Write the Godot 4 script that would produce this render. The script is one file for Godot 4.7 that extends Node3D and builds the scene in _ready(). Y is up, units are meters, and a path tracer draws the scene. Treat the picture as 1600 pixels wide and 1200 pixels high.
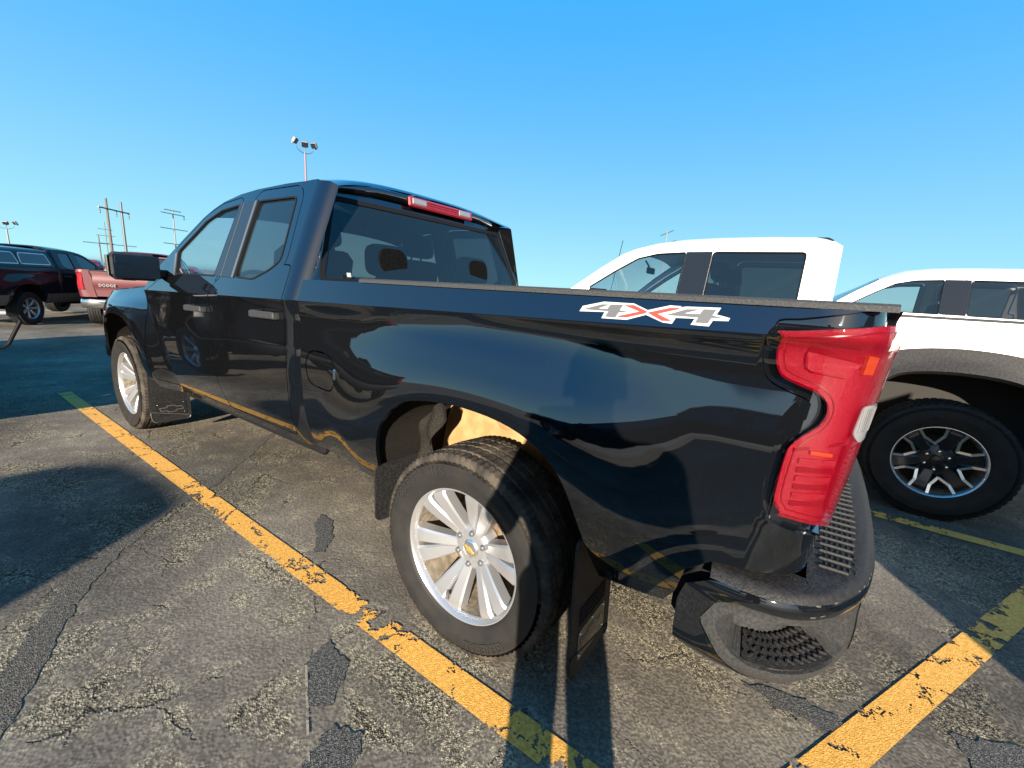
extends Node3D

const EXPOSURE := 3.5
const SUN_TO := Vector3(0.442, 0.276, 0.854)      # towards the low winter sun

var M := {}
var taken := {}

# ---------------------------------------------------------------- mesh builder
class B:
	var v := PackedVector3Array()
	var n := PackedVector3Array()
	var uv := PackedVector2Array()

	func tri(a: Vector3, b: Vector3, c: Vector3, na: Vector3, nb: Vector3, nc: Vector3) -> void:
		if (c - a).cross(b - a).dot(na + nb + nc) < 0.0:
			v.append(a); v.append(c); v.append(b)
			n.append(na); n.append(nc); n.append(nb)
		else:
			v.append(a); v.append(b); v.append(c)
			n.append(na); n.append(nb); n.append(nc)

	func flat(a: Vector3, b: Vector3, c: Vector3, out: Vector3) -> void:
		var m := (c - a).cross(b - a)
		if m.length_squared() < 1e-16:
			return
		m = m.normalized()
		if m.dot(out) < 0.0:
			m = -m
		tri(a, b, c, m, m, m)

	func quad(a: Vector3, b: Vector3, c: Vector3, d: Vector3, out: Vector3) -> void:
		flat(a, b, c, out)
		flat(a, c, d, out)

	# box with chamfered edges
	func box(at: Vector3, size: Vector3, bas := Basis.IDENTITY, bevel := 0.0) -> void:
		var h := size * 0.5
		var e: float = min(bevel, min(h.x, min(h.y, h.z)) * 0.9)
		if e <= 0.0:
			for ax in 3:
				for s in [-1.0, 1.0]:
					var o := Vector3.ZERO; o[ax] = s
					var p := []
					for k in [[-1, -1], [1, -1], [1, 1], [-1, 1]]:
						var q := Vector3.ZERO
						q[ax] = s * h[ax]; q[(ax + 1) % 3] = k[0] * h[(ax + 1) % 3]; q[(ax + 2) % 3] = k[1] * h[(ax + 2) % 3]
						p.append(at + bas * q)
					quad(p[0], p[1], p[2], p[3], bas * o)
			return
		for ax in 3:
			var b1 := (ax + 1) % 3
			var c1 := (ax + 2) % 3
			for s in [-1.0, 1.0]:
				var o := Vector3.ZERO; o[ax] = s
				var p := []
				for k in [[-1, -1], [1, -1], [1, 1], [-1, 1]]:
					var q := Vector3.ZERO
					q[ax] = s * h[ax]; q[b1] = k[0] * (h[b1] - e); q[c1] = k[1] * (h[c1] - e)
					p.append(at + bas * q)
				quad(p[0], p[1], p[2], p[3], bas * o)
				for t in [-1.0, 1.0]:
					var q0 := Vector3.ZERO; q0[ax] = s * h[ax]; q0[b1] = t * (h[b1] - e)
					var q1 := Vector3.ZERO; q1[ax] = s * (h[ax] - e); q1[b1] = t * h[b1]
					var lo := Vector3.ZERO; lo[c1] = -(h[c1] - e)
					var oo := Vector3.ZERO; oo[ax] = s; oo[b1] = t
					quad(at + bas * (q0 + lo), at + bas * (q1 + lo), at + bas * (q1 - lo), at + bas * (q0 - lo), bas * oo)
		for sx in [-1.0, 1.0]:
			for sy in [-1.0, 1.0]:
				for sz in [-1.0, 1.0]:
					var s3 := Vector3(sx, sy, sz)
					flat(at + bas * (s3 * Vector3(h.x, h.y - e, h.z - e)), at + bas * (s3 * Vector3(h.x - e, h.y, h.z - e)), at + bas * (s3 * Vector3(h.x - e, h.y - e, h.z)), bas * s3)

	# smooth grid; rows of equal length, turned away from «inside»
	func loft(rows: Array, inside: Vector3, closed := false) -> void:
		var nr := rows.size()
		var nc: int = rows[0].size()
		var lim := nc if closed else nc - 1
		var nn := []
		for r in nr:
			var l := PackedVector3Array(); l.resize(nc); nn.append(l)
		var votes := 0.0
		for r in nr - 1:
			for c in lim:
				var c2 := (c + 1) % nc
				var m: Vector3 = (rows[r + 1][c2] - rows[r][c]).cross(rows[r + 1][c] - rows[r][c2])
				votes += m.dot(rows[r][c] - inside)
				nn[r][c] += m; nn[r][c2] += m; nn[r + 1][c] += m; nn[r + 1][c2] += m
		var sg := 1.0 if votes >= 0.0 else -1.0
		for r in nr:
			for c in nc:
				nn[r][c] = nn[r][c].normalized() * sg
		for r in nr - 1:
			for c in lim:
				var c2 := (c + 1) % nc
				tri(rows[r][c], rows[r][c2], rows[r + 1][c2], nn[r][c], nn[r][c2], nn[r + 1][c2])
				tri(rows[r][c], rows[r + 1][c2], rows[r + 1][c], nn[r][c], nn[r + 1][c2], nn[r + 1][c])

	func tube(path: Array, rad, sides := 8, caps := true, closed := false) -> void:
		var rows := []
		var k := path.size()
		var upv := Vector3.UP
		for i in k:
			var d: Vector3
			if closed:
				d = path[(i + 1) % k] - path[(i - 1 + k) % k]
			else:
				d = path[min(i + 1, k - 1)] - path[max(i - 1, 0)]
			d = d.normalized()
			if abs(d.dot(upv)) > 0.97:
				upv = Vector3.RIGHT
			var sx := d.cross(upv).normalized()
			var sy := sx.cross(d).normalized()
			upv = sy
			var rr: float = rad[i] if rad is Array else rad
			var ring := PackedVector3Array()
			for j in sides:
				var a := TAU * j / sides
				ring.append(path[i] + (sx * cos(a) + sy * sin(a)) * rr)
			rows.append(ring)
		if closed:
			rows.append(rows[0])
		for i in rows.size() - 1:
			var p0: Vector3 = path[i]
			var p1: Vector3 = path[(i + 1) % k]
			for j in sides:
				var j2 := (j + 1) % sides
				tri(rows[i][j], rows[i][j2], rows[i + 1][j2], (rows[i][j] - p0).normalized(), (rows[i][j2] - p0).normalized(), (rows[i + 1][j2] - p1).normalized())
				tri(rows[i][j], rows[i + 1][j2], rows[i + 1][j], (rows[i][j] - p0).normalized(), (rows[i + 1][j2] - p1).normalized(), (rows[i + 1][j] - p1).normalized())
		if caps and not closed:
			for e in [0, k - 1]:
				var o: Vector3 = path[0] - path[1] if e == 0 else path[k - 1] - path[k - 2]
				for j in range(1, sides - 1):
					flat(rows[e][0], rows[e][j], rows[e][j + 1], o)

	# profile of (radius, along) turned about an axis; sharp corners stay sharp
	func lathe(prof: Array, at: Vector3, bas: Basis, segs := 32, sharp := 0.75) -> void:
		var k := prof.size()
		var tn := []
		for i in k - 1:
			var d: Vector2 = prof[i + 1] - prof[i]
			tn.append(Vector2(d.y, -d.x).normalized())
		for i in k - 1:
			var n0: Vector2 = tn[i]
			var n1: Vector2 = tn[i]
			if i > 0 and tn[i - 1].dot(tn[i]) > sharp:
				n0 = (tn[i - 1] + tn[i]).normalized()
			if i < k - 2 and tn[i + 1].dot(tn[i]) > sharp:
				n1 = (tn[i + 1] + tn[i]).normalized()
			for j in segs:
				var a := TAU * j / segs
				var b := TAU * (j + 1) / segs
				var ca := Vector3(cos(a), sin(a), 0)
				var cb := Vector3(cos(b), sin(b), 0)
				var z := Vector3(0, 0, 1)
				var p0: Vector3 = at + bas * (ca * prof[i].x + z * prof[i].y)
				var p1: Vector3 = at + bas * (cb * prof[i].x + z * prof[i].y)
				var p2: Vector3 = at + bas * (cb * prof[i + 1].x + z * prof[i + 1].y)
				var p3: Vector3 = at + bas * (ca * prof[i + 1].x + z * prof[i + 1].y)
				var a0 := bas * (ca * n0.x + z * n0.y)
				var a1 := bas * (cb * n0.x + z * n0.y)
				var a2 := bas * (cb * n1.x + z * n1.y)
				var a3 := bas * (ca * n1.x + z * n1.y)
				if prof[i].x > 1e-6:
					tri(p0, p1, p2, a0, a1, a2)
				if prof[i + 1].x > 1e-6:
					tri(p0, p2, p3, a0, a2, a3)

	# a flat outline given thickness: f maps (x, y, depth) to the world
	func prism(poly: PackedVector2Array, d0: float, d1: float, f: Callable) -> void:
		var idx := Geometry2D.triangulate_polygon(poly)
		var outv: Vector3 = f.call(poly[0], d1) - f.call(poly[0], d0)
		for i in range(0, idx.size(), 3):
			flat(f.call(poly[idx[i]], d1), f.call(poly[idx[i + 1]], d1), f.call(poly[idx[i + 2]], d1), outv)
			flat(f.call(poly[idx[i]], d0), f.call(poly[idx[i + 1]], d0), f.call(poly[idx[i + 2]], d0), -outv)
		var cw := 1.0 if Geometry2D.is_polygon_clockwise(poly) else -1.0
		for i in poly.size():
			var a := poly[i]
			var b := poly[(i + 1) % poly.size()]
			var o2 := Vector2(b.y - a.y, a.x - b.x).normalized() * 0.004 * cw
			var mid := (a + b) * 0.5
			quad(f.call(a, d0), f.call(b, d0), f.call(b, d1), f.call(a, d1), f.call(mid - o2, d0) - f.call(mid, d0))

	# trimmed curved sheet: outline minus holes, mapped by f(Vector2) -> Vector3, its normals on the side of «out»
	func sheet(outline: PackedVector2Array, holes: Array, f: Callable, cell: float, out: Vector3, flange := 0.0, flange_holes := true) -> void:
		var polys := [outline]
		for h in holes:
			var nx := []
			for p in polys:
				for q in Geometry2D.clip_polygons(p, h):
					if not Geometry2D.is_polygon_clockwise(q):
						nx.append(q)
					else:
						nx.append(q)
			polys = nx
		# holes lying wholly inside come back as clockwise rings: keep them for the cells
		var solid := []
		var rings := []
		for p in polys:
			if Geometry2D.is_polygon_clockwise(p) and polys.size() > 1:
				rings.append(p)
			else:
				solid.append(p)
		for p in solid:
			var lo := Vector2(1e9, 1e9)
			var hi := -lo
			for q in p:
				lo = lo.min(q); hi = hi.max(q)
			var i0 := int(floor(lo.x / cell)); var i1 := int(ceil(hi.x / cell))
			var j0 := int(floor(lo.y / cell)); var j1 := int(ceil(hi.y / cell))
			for i in range(i0, i1):
				for j in range(j0, j1):
					var c := PackedVector2Array([Vector2(i, j) * cell, Vector2(i + 1, j) * cell, Vector2(i + 1, j + 1) * cell, Vector2(i, j + 1) * cell])
					var got := Geometry2D.intersect_polygons(p, c)
					for r in rings:
						var g2 := []
						for g in got:
							for x in Geometry2D.clip_polygons(g, r):
								g2.append(x)
						got.assign(g2)
					for g in got:
						if g.size() < 3:
							continue
						var idx := Geometry2D.triangulate_polygon(g)
						var ps := []
						var ns := []
						for q in g:
							ps.append(f.call(q)); ns.append(normal_at(f, q, out))
						for t in range(0, idx.size(), 3):
							tri(ps[idx[t]], ps[idx[t + 1]], ps[idx[t + 2]], ns[idx[t]], ns[idx[t + 1]], ns[idx[t + 2]])
			if flange != 0.0:
				edge(p, f, out, flange)
		if flange != 0.0 and flange_holes:
			for r in rings:
				edge(r, f, out, flange)

	func normal_at(f: Callable, q: Vector2, out: Vector3) -> Vector3:
		var e := 0.003
		var m: Vector3 = (f.call(q + Vector2(e, 0)) - f.call(q - Vector2(e, 0))).cross(f.call(q + Vector2(0, e)) - f.call(q - Vector2(0, e)))
		m = m.normalized()
		return m if m.dot(out) > 0.0 else -m

	# the folded edge of a panel: from the outline inwards by «depth»
	func edge(p: PackedVector2Array, f: Callable, out: Vector3, depth: float) -> void:
		var cw := -1.0 if Geometry2D.is_polygon_clockwise(p) else 1.0
		for i in p.size():
			var a := p[i]
			var b := p[(i + 1) % p.size()]
			var k: int = max(1, int(ceil(a.distance_to(b) / 0.05)))
			for s in k:
				var q0 := a.lerp(b, float(s) / k)
				var q1 := a.lerp(b, float(s + 1) / k)
				var m0 := normal_at(f, q0, out)
				var m1 := normal_at(f, q1, out)
				var x0: Vector3 = f.call(q0)
				var x1: Vector3 = f.call(q1)
				var o2 := Vector2(q1.y - q0.y, q0.x - q1.x).normalized() * 0.004 * cw
				var o: Vector3 = f.call((q0 + q1) * 0.5 + o2) - f.call((q0 + q1) * 0.5)
				quad(x0, x1, x1 - m1 * depth, x0 - m0 * depth, o)

	func mesh(mat: Material) -> ArrayMesh:
		var ar := []
		ar.resize(Mesh.ARRAY_MAX)
		ar[Mesh.ARRAY_VERTEX] = v
		ar[Mesh.ARRAY_NORMAL] = n
		if uv.size() == v.size():
			ar[Mesh.ARRAY_TEX_UV] = uv
		var m := ArrayMesh.new()
		m.add_surface_from_arrays(Mesh.PRIMITIVE_TRIANGLES, ar)
		m.surface_set_material(0, mat)
		return m

# ---------------------------------------------------------------- nodes
func numbered(called: String) -> String:
	var k: int = taken.get(called, 0)
	taken[called] = k + 1
	return called if k == 0 else "%s_%03d" % [called, k]

func obj(called: String, b: B, mat: Material, parent: Node3D) -> MeshInstance3D:
	var o := MeshInstance3D.new()
	o.name = called
	o.mesh = b.mesh(mat)
	parent.add_child(o, true)
	return o

func inst(called: String, m: Mesh, parent: Node3D, t := Transform3D.IDENTITY) -> MeshInstance3D:
	var o := MeshInstance3D.new()
	o.name = called
	o.mesh = m
	o.transform = t
	parent.add_child(o, true)
	return o

func group_node(called: String, parent: Node3D, t := Transform3D.IDENTITY) -> Node3D:
	var o := Node3D.new()
	o.name = called
	o.transform = t
	parent.add_child(o, true)
	return o

func tag(o: Node3D, label: String, category: String, grp := "") -> void:
	o.set_meta("label", label)
	o.set_meta("category", category)
	if grp:
		o.set_meta("group", grp)

func thing(called: String, label: String, category: String, t := Transform3D.IDENTITY, grp := "") -> Node3D:
	var o := Node3D.new()
	o.name = numbered(called)
	o.transform = t
	add_child(o)
	tag(o, label, category, grp)
	return o

func struct(called: String, b: B, mat: Material, label := "") -> MeshInstance3D:
	var o := MeshInstance3D.new()
	o.name = numbered(called)
	o.mesh = b.mesh(mat)
	add_child(o)
	o.set_meta("kind", "structure")
	if label:
		o.set_meta("label", label)
	return o

func yaw(deg: float, at := Vector3.ZERO) -> Transform3D:
	return Transform3D(Basis(Vector3.UP, deg_to_rad(deg)), at)

func pv(a: Array) -> PackedVector2Array:
	var r := PackedVector2Array()
	for e in a:
		r.append(Vector2(e[0], e[1]))
	return r

func rounded(p: PackedVector2Array, r: float, k := 4) -> PackedVector2Array:
	var out := PackedVector2Array()
	var m := p.size()
	for i in m:
		var a := p[(i - 1 + m) % m]
		var b := p[i]
		var c := p[(i + 1) % m]
		var d0: float = min(r, a.distance_to(b) * 0.45)
		var d1: float = min(r, c.distance_to(b) * 0.45)
		var s := b + (a - b).normalized() * d0
		var e := b + (c - b).normalized() * d1
		for j in k + 1:
			var t := float(j) / k
			out.append(s.lerp(b, t).lerp(b.lerp(e, t), t))
	return out

func spline(p: PackedVector2Array, k: int, closed: bool) -> PackedVector2Array:
	var out := PackedVector2Array()
	var m := p.size()
	for i in (m if closed else m - 1):
		var q0 := p[(i - 1 + m) % m] if closed else p[max(i - 1, 0)]
		var q3 := p[(i + 2) % m] if closed else p[min(i + 2, m - 1)]
		for j in k:
			out.append(p[i].cubic_interpolate(p[(i + 1) % m], q0, q3, float(j) / k))
	if not closed:
		out.append(p[m - 1])
	return out

func shrink(p: PackedVector2Array, by: float) -> PackedVector2Array:
	var r := Geometry2D.offset_polygon(p, -by, Geometry2D.JOIN_ROUND)
	return r[0] if r.size() else p

func table(t: float, pts: Array) -> float:
	# smooth curve through (t, value) points sorted by rising t
	var k := pts.size()
	if t <= pts[0][0]:
		return pts[0][1]
	if t >= pts[k - 1][0]:
		return pts[k - 1][1]
	for i in k - 1:
		if t <= pts[i + 1][0]:
			var h: float = pts[i + 1][0] - pts[i][0]
			var m: float = (pts[i + 1][1] - pts[i][1]) / h
			var m0: float = m if i == 0 else 0.5 * (m + (pts[i][1] - pts[i - 1][1]) / (pts[i][0] - pts[i - 1][0]))
			var m1: float = m if i == k - 2 else 0.5 * (m + (pts[i + 2][1] - pts[i + 1][1]) / (pts[i + 2][0] - pts[i + 1][0]))
			var u: float = (t - pts[i][0]) / h
			return (2 * u * u * u - 3 * u * u + 1) * pts[i][1] + (u * u * u - 2 * u * u + u) * h * m0 + (-2 * u * u * u + 3 * u * u) * pts[i + 1][1] + (u * u * u - u * u) * h * m1
	return pts[k - 1][1]

# ---------------------------------------------------------------- materials
func mat(c: Color, rough: float, metal := 0.0, spec := 0.5) -> StandardMaterial3D:
	var m := StandardMaterial3D.new()
	m.albedo_color = c.linear_to_srgb()
	m.roughness = rough
	m.metallic = metal
	m.metallic_specular = spec
	return m

func noise_tex(freq: float, lo: Color, hi: Color, seed_n: int, size := 512, oct := 4, mid := 0.5) -> NoiseTexture2D:
	var t := NoiseTexture2D.new()
	t.width = size; t.height = size
	t.seamless = true
	var nz := FastNoiseLite.new()
	nz.seed = seed_n; nz.frequency = freq; nz.fractal_octaves = oct
	t.noise = nz
	var g := Gradient.new()
	g.set_color(0, lo.linear_to_srgb()); g.set_color(1, hi.linear_to_srgb())
	g.set_offset(0, mid - 0.25); g.set_offset(1, mid + 0.25)
	t.color_ramp = g
	return t

func bump_tex(freq: float, seed_n: int, strength: float, size := 512, oct := 3) -> NoiseTexture2D:
	var t := NoiseTexture2D.new()
	t.width = size; t.height = size
	t.seamless = true; t.as_normal_map = true; t.bump_strength = strength
	var nz := FastNoiseLite.new()
	nz.seed = seed_n; nz.frequency = freq; nz.fractal_octaves = oct
	t.noise = nz
	return t

func worn(lo: Color, hi: Color, rough: float, per_m: float, seed_n: int, metal := 0.0, bump := 0.0, freq := 0.02) -> StandardMaterial3D:
	var m := mat(Color(1, 1, 1), rough, metal)
	m.albedo_texture = noise_tex(freq, lo, hi, seed_n)
	m.uv1_triplanar = true
	m.uv1_scale = Vector3.ONE * per_m
	if bump > 0.0:
		m.normal_enabled = true
		m.normal_scale = 1.0
		m.normal_texture = bump_tex(freq * 3.0, seed_n + 7, bump)
	return m

func pane(c: Color, alpha: float, rough := 0.0) -> StandardMaterial3D:
	var m := mat(c, rough)
	m.albedo_color.a = alpha
	m.transparency = BaseMaterial3D.TRANSPARENCY_ALPHA
	return m

func make_materials() -> void:
	M.paint = worn(Color(0.072, 0.079, 0.094), Color(0.32, 0.31, 0.29), 0.03, 2.2, 71, 0.96, 0.0, 0.16)
	M.paint.albedo_texture.color_ramp.set_offset(1, 0.98); M.paint.albedo_texture.color_ramp.set_offset(0, 0.82)
	M.paint.albedo_texture.width = 1024; M.paint.albedo_texture.height = 1024
	M.paint.clearcoat_enabled = true; M.paint.clearcoat = 0.6; M.paint.clearcoat_roughness = 0.02
	M.white = mat(Color(0.72, 0.72, 0.71), 0.25); M.white.clearcoat_enabled = true
	M.red = mat(Color(0.18, 0.014, 0.02), 0.22, 0.35); M.red.clearcoat_enabled = true
	M.maroon = mat(Color(0.09, 0.012, 0.016), 0.35, 0.2); M.maroon.clearcoat_enabled = true
	M.silver = mat(Color(0.45, 0.46, 0.47), 0.25, 0.6); M.silver.clearcoat_enabled = true
	M.taupe = mat(Color(0.13, 0.12, 0.105), 0.35, 0.3)
	M.darkpaint = mat(Color(0.008, 0.009, 0.012), 0.12, 0.0, 0.4)
	M.plastic = worn(Color(0.010, 0.010, 0.011), Color(0.022, 0.021, 0.020), 0.55, 2.0, 3, 0.0, 1.5, 0.05)
	M.grey_plastic = worn(Color(0.020, 0.0205, 0.021), Color(0.036, 0.036, 0.035), 0.5, 3.0, 5, 0.0, 1.2, 0.05)
	M.rail_cap = worn(Color(0.024, 0.0245, 0.025), Color(0.050, 0.050, 0.049), 0.62, 5.0, 9, 0.0, 4.0, 0.06)
	M.trim = mat(Color(0.010, 0.010, 0.011), 0.4)
	M.bright_trim = mat(Color(0.24, 0.23, 0.21), 0.3, 0.8)
	M.pillar = mat(Color(0.010, 0.011, 0.013), 0.12)
	M.rubber = worn(Color(0.013, 0.013, 0.013), Color(0.019, 0.018, 0.0165), 0.6, 1.3, 11, 0.0, 0.4, 0.012)
	M.tread = worn(Color(0.020, 0.018, 0.016), Color(0.065, 0.055, 0.044), 0.9, 1.5, 12, 0.0, 0.6, 0.012)
	M.alloy = mat(Color(0.37, 0.375, 0.385), 0.30, 0.7)
	M.alloy_in = worn(Color(0.15, 0.125, 0.09), Color(0.28, 0.24, 0.18), 0.55, 3.0, 15, 0.3, 0.0, 0.02)
	M.machined = mat(Color(0.75, 0.75, 0.76), 0.22, 0.95)
	M.black_rim = mat(Color(0.012, 0.012, 0.013), 0.18)
	M.chrome = mat(Color(0.8, 0.8, 0.8), 0.1, 1.0)
	M.gold = mat(Color(0.62, 0.42, 0.10), 0.3, 0.7)
	M.rust = worn(Color(0.27, 0.150, 0.062), Color(0.34, 0.20, 0.09), 0.85, 1.5, 17, 0.0, 0.8, 0.012)
	M.disc = worn(Color(0.085, 0.05, 0.025), Color(0.19, 0.13, 0.075), 0.7, 2.0, 19, 0.2)
	M.liner = worn(Color(0.006, 0.006, 0.006), Color(0.032, 0.029, 0.024), 0.9, 7.0, 21, 0.0, 6.0, 0.04)
	M.under = mat(Color(0.03, 0.028, 0.026), 0.8)
	M.cabin = mat(Color(0.010, 0.010, 0.011), 0.8)
	M.seat = worn(Color(0.003, 0.003, 0.003), Color(0.005, 0.005, 0.005), 0.85, 4.0, 23)
	M.glass = pane(Color(0.015, 0.03, 0.04), 0.22)
	M.tint = pane(Color(0.006, 0.010, 0.014), 0.80)
	M.farglass = mat(Color(0.012, 0.016, 0.02), 0.03, 0.0, 0.9)
	M.mirror = mat(Color(0.07, 0.085, 0.11), 0.22, 1.0)
	M.lens = pane(Color(0.20, 0.001, 0.008), 0.34, 0.02)
	M.lens_in = worn(Color(0.11, 0.0012, 0.006), Color(0.27, 0.004, 0.016), 0.28, 9.0, 61, 0.35, 6.0, 0.05)
	M.lens_dark = mat(Color(0.07, 0.001, 0.004), 0.3, 0.2)
	M.reflector = mat(Color(0.75, 0.72, 0.70), 0.15, 0.9)
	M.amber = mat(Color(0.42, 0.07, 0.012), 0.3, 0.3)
	M.clear_lens = mat(Color(0.22, 0.22, 0.225), 0.12, 0.35)
	M.redsolid = mat(Color(0.20, 0.010, 0.016), 0.2)
	M.decal_white = mat(Color(0.34, 0.34, 0.33), 0.45)
	M.decal_grey = worn(Color(0.055, 0.057, 0.06), Color(0.085, 0.088, 0.092), 0.5, 40.0, 25, 0.0, 0.0, 0.1)
	M.decal_red = mat(Color(0.36, 0.030, 0.018), 0.45)
	M.wood = worn(Color(0.075, 0.06, 0.048), Color(0.13, 0.105, 0.085), 0.9, 0.6, 27)
	M.steel = mat(Color(0.10, 0.105, 0.11), 0.5, 0.5)
	M.galv = mat(Color(0.16, 0.16, 0.165), 0.55, 0.3)
	M.pole_pink = mat(Color(0.15, 0.10, 0.13), 0.55)
	M.yellow = worn(Color(0.50, 0.245, 0.035), Color(0.68, 0.35, 0.070), 0.8, 3.0, 31, 0.0, 2.0, 0.03)
	M.cloth_dark = worn(Color(0.015, 0.017, 0.025), Color(0.03, 0.034, 0.045), 0.9, 4.0, 33)
	M.cloth_jean = worn(Color(0.03, 0.04, 0.07), Color(0.05, 0.065, 0.10), 0.9, 4.0, 35)
	M.skin = mat(Color(0.42, 0.26, 0.19), 0.55)
	M.hair = mat(Color(0.03, 0.02, 0.015), 0.7)
	M.topper_frame = mat(Color(0.62, 0.62, 0.60), 0.4)
	for k in ["seat", "liner", "cabin", "under", "tread", "trim", "cloth_dark", "cloth_jean"]:
		M[k].metallic_specular = 0.12
	for k in ["plastic", "rubber", "grey_plastic", "rail_cap", "rust"]:
		M[k].metallic_specular = 0.28

# ---------------------------------------------------------------- pickups
# a pickup's own axes: x backwards from the rear axle, y up, z to its left
const ARCH := [[-0.49, 0.53], [-0.475, 0.607], [-0.434, 0.787], [-0.338, 0.908], [-0.231, 0.962], [-0.032, 0.988], [0.176, 0.975], [0.32, 0.926], [0.411, 0.845], [0.473, 0.712], [0.525, 0.533]]

func sm(a: float, b: float, x: float) -> float:
	var t := clampf((x - a) / (b - a), 0.0, 1.0)
	return t * t * (3.0 - 2.0 * t)

func crease(p: Dictionary, x: float) -> float:
	return p.yc + 0.029 * x

func side(p: Dictionary, x: float, y: float, up: bool) -> float:
	var t := y - crease(p, x)
	var z := 0.0
	if up:
		z = 0.985 - 0.35 * t - 0.02 * t * t
	else:
		z = table(t, [[-0.90, 0.80], [-0.80, 0.868], [-0.70, 0.920], [-0.62, 0.948], [-0.55, 0.963], [-0.47, 0.971], [-0.4, 0.974], [-0.25, 0.977], [-0.17, 0.974], [-0.10, 0.973], [-0.05, 0.976], [-0.02, 0.981], [0.0, 0.985]])
		var fade := sm(0.03, 0.12, -t)
		if x > p.xgap - 0.2:
			z += sm(p.xgap - 0.15, p.xgap + 0.35, x) * 0.024 * (sm(0.03, 0.30, -t) - sm(0.0, 0.035, -t))
		for xa in [0.0, -p.wb]:
			var r := Vector2((x - xa) * 0.92, y - 0.44).length()
			z += p.flare * sm(0.93, 0.56, r) * fade
	if x < p.nose + 0.75:
		var e: float = p.nose + 0.75 - x
		z -= 0.28 * e * e
	if p.get("fender_now", false):
		z -= 0.11 * pow(clampf((y - 1.0) / 0.22, 0.0, 1.2), 2.0)
	return z * p.W / 0.985

func cab_side(p: Dictionary, x: float, y: float, up: bool) -> float:
	var z := side(p, x, y, up)
	if x > p.xdr + 0.005:
		var e: float = clampf((x - p.xdr - 0.005) / 0.125, 0.0, 0.985)
		z -= 0.115 * (1.0 - sqrt(1.0 - e * e))
	return z

func tail_x(p: Dictionary, y: float) -> float:
	return p.tail + 0.11 * (y - 0.89)

func panel_at(p: Dictionary, q: Vector2, up: bool, off := 0.0) -> Vector3:
	# bed side that turns the rear corner: q.x is measured along the panel
	var xr := tail_x(p, q.y)
	var r := 0.13
	var xc := xr - r
	if q.x <= xc:
		return Vector3(q.x, q.y, side(p, q.x, q.y, up) + off)
	var zs := side(p, xc, q.y, up)
	var a := (q.x - xc) / r
	if a < PI / 2:
		return Vector3(xc + (r + off) * sin(a), q.y, zs - r + (r + off) * cos(a))
	return Vector3(xr + off, q.y, zs - r - (q.x - xc - r * PI / 2))

func mir(v: Vector3, s: float) -> Vector3:
	return Vector3(v.x, v.y, v.z * s)

# one panel of the body side, cut along the crease so that the crease stays sharp
func panel(b: B, p: Dictionary, poly: PackedVector2Array, holes: Array, f: Callable, s: float, cell: float, fl := 0.018) -> void:
	var above := PackedVector2Array([Vector2(-9, crease(p, -9)), Vector2(4, crease(p, 4)), Vector2(4, 6), Vector2(-9, 6)])
	var below := PackedVector2Array([Vector2(-9, -3), Vector2(4, -3), Vector2(4, crease(p, 4)), Vector2(-9, crease(p, -9))])
	for half in 2:
		var up := half == 0
		var g := func(q: Vector2) -> Vector3: return mir(f.call(q, up), s)
		for part in Geometry2D.intersect_polygons(poly, above if up else below):
			b.sheet(part, holes, g, cell, Vector3(0.25, 0.2, s), fl)

func arch_line(p: Dictionary, xa: float, k: float) -> Array:
	var a := []
	for e in spline(pv(ARCH), 4, false):
		a.append([xa + e.x * k, 0.42 + (e.y - 0.42) * k])
	return a

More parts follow.
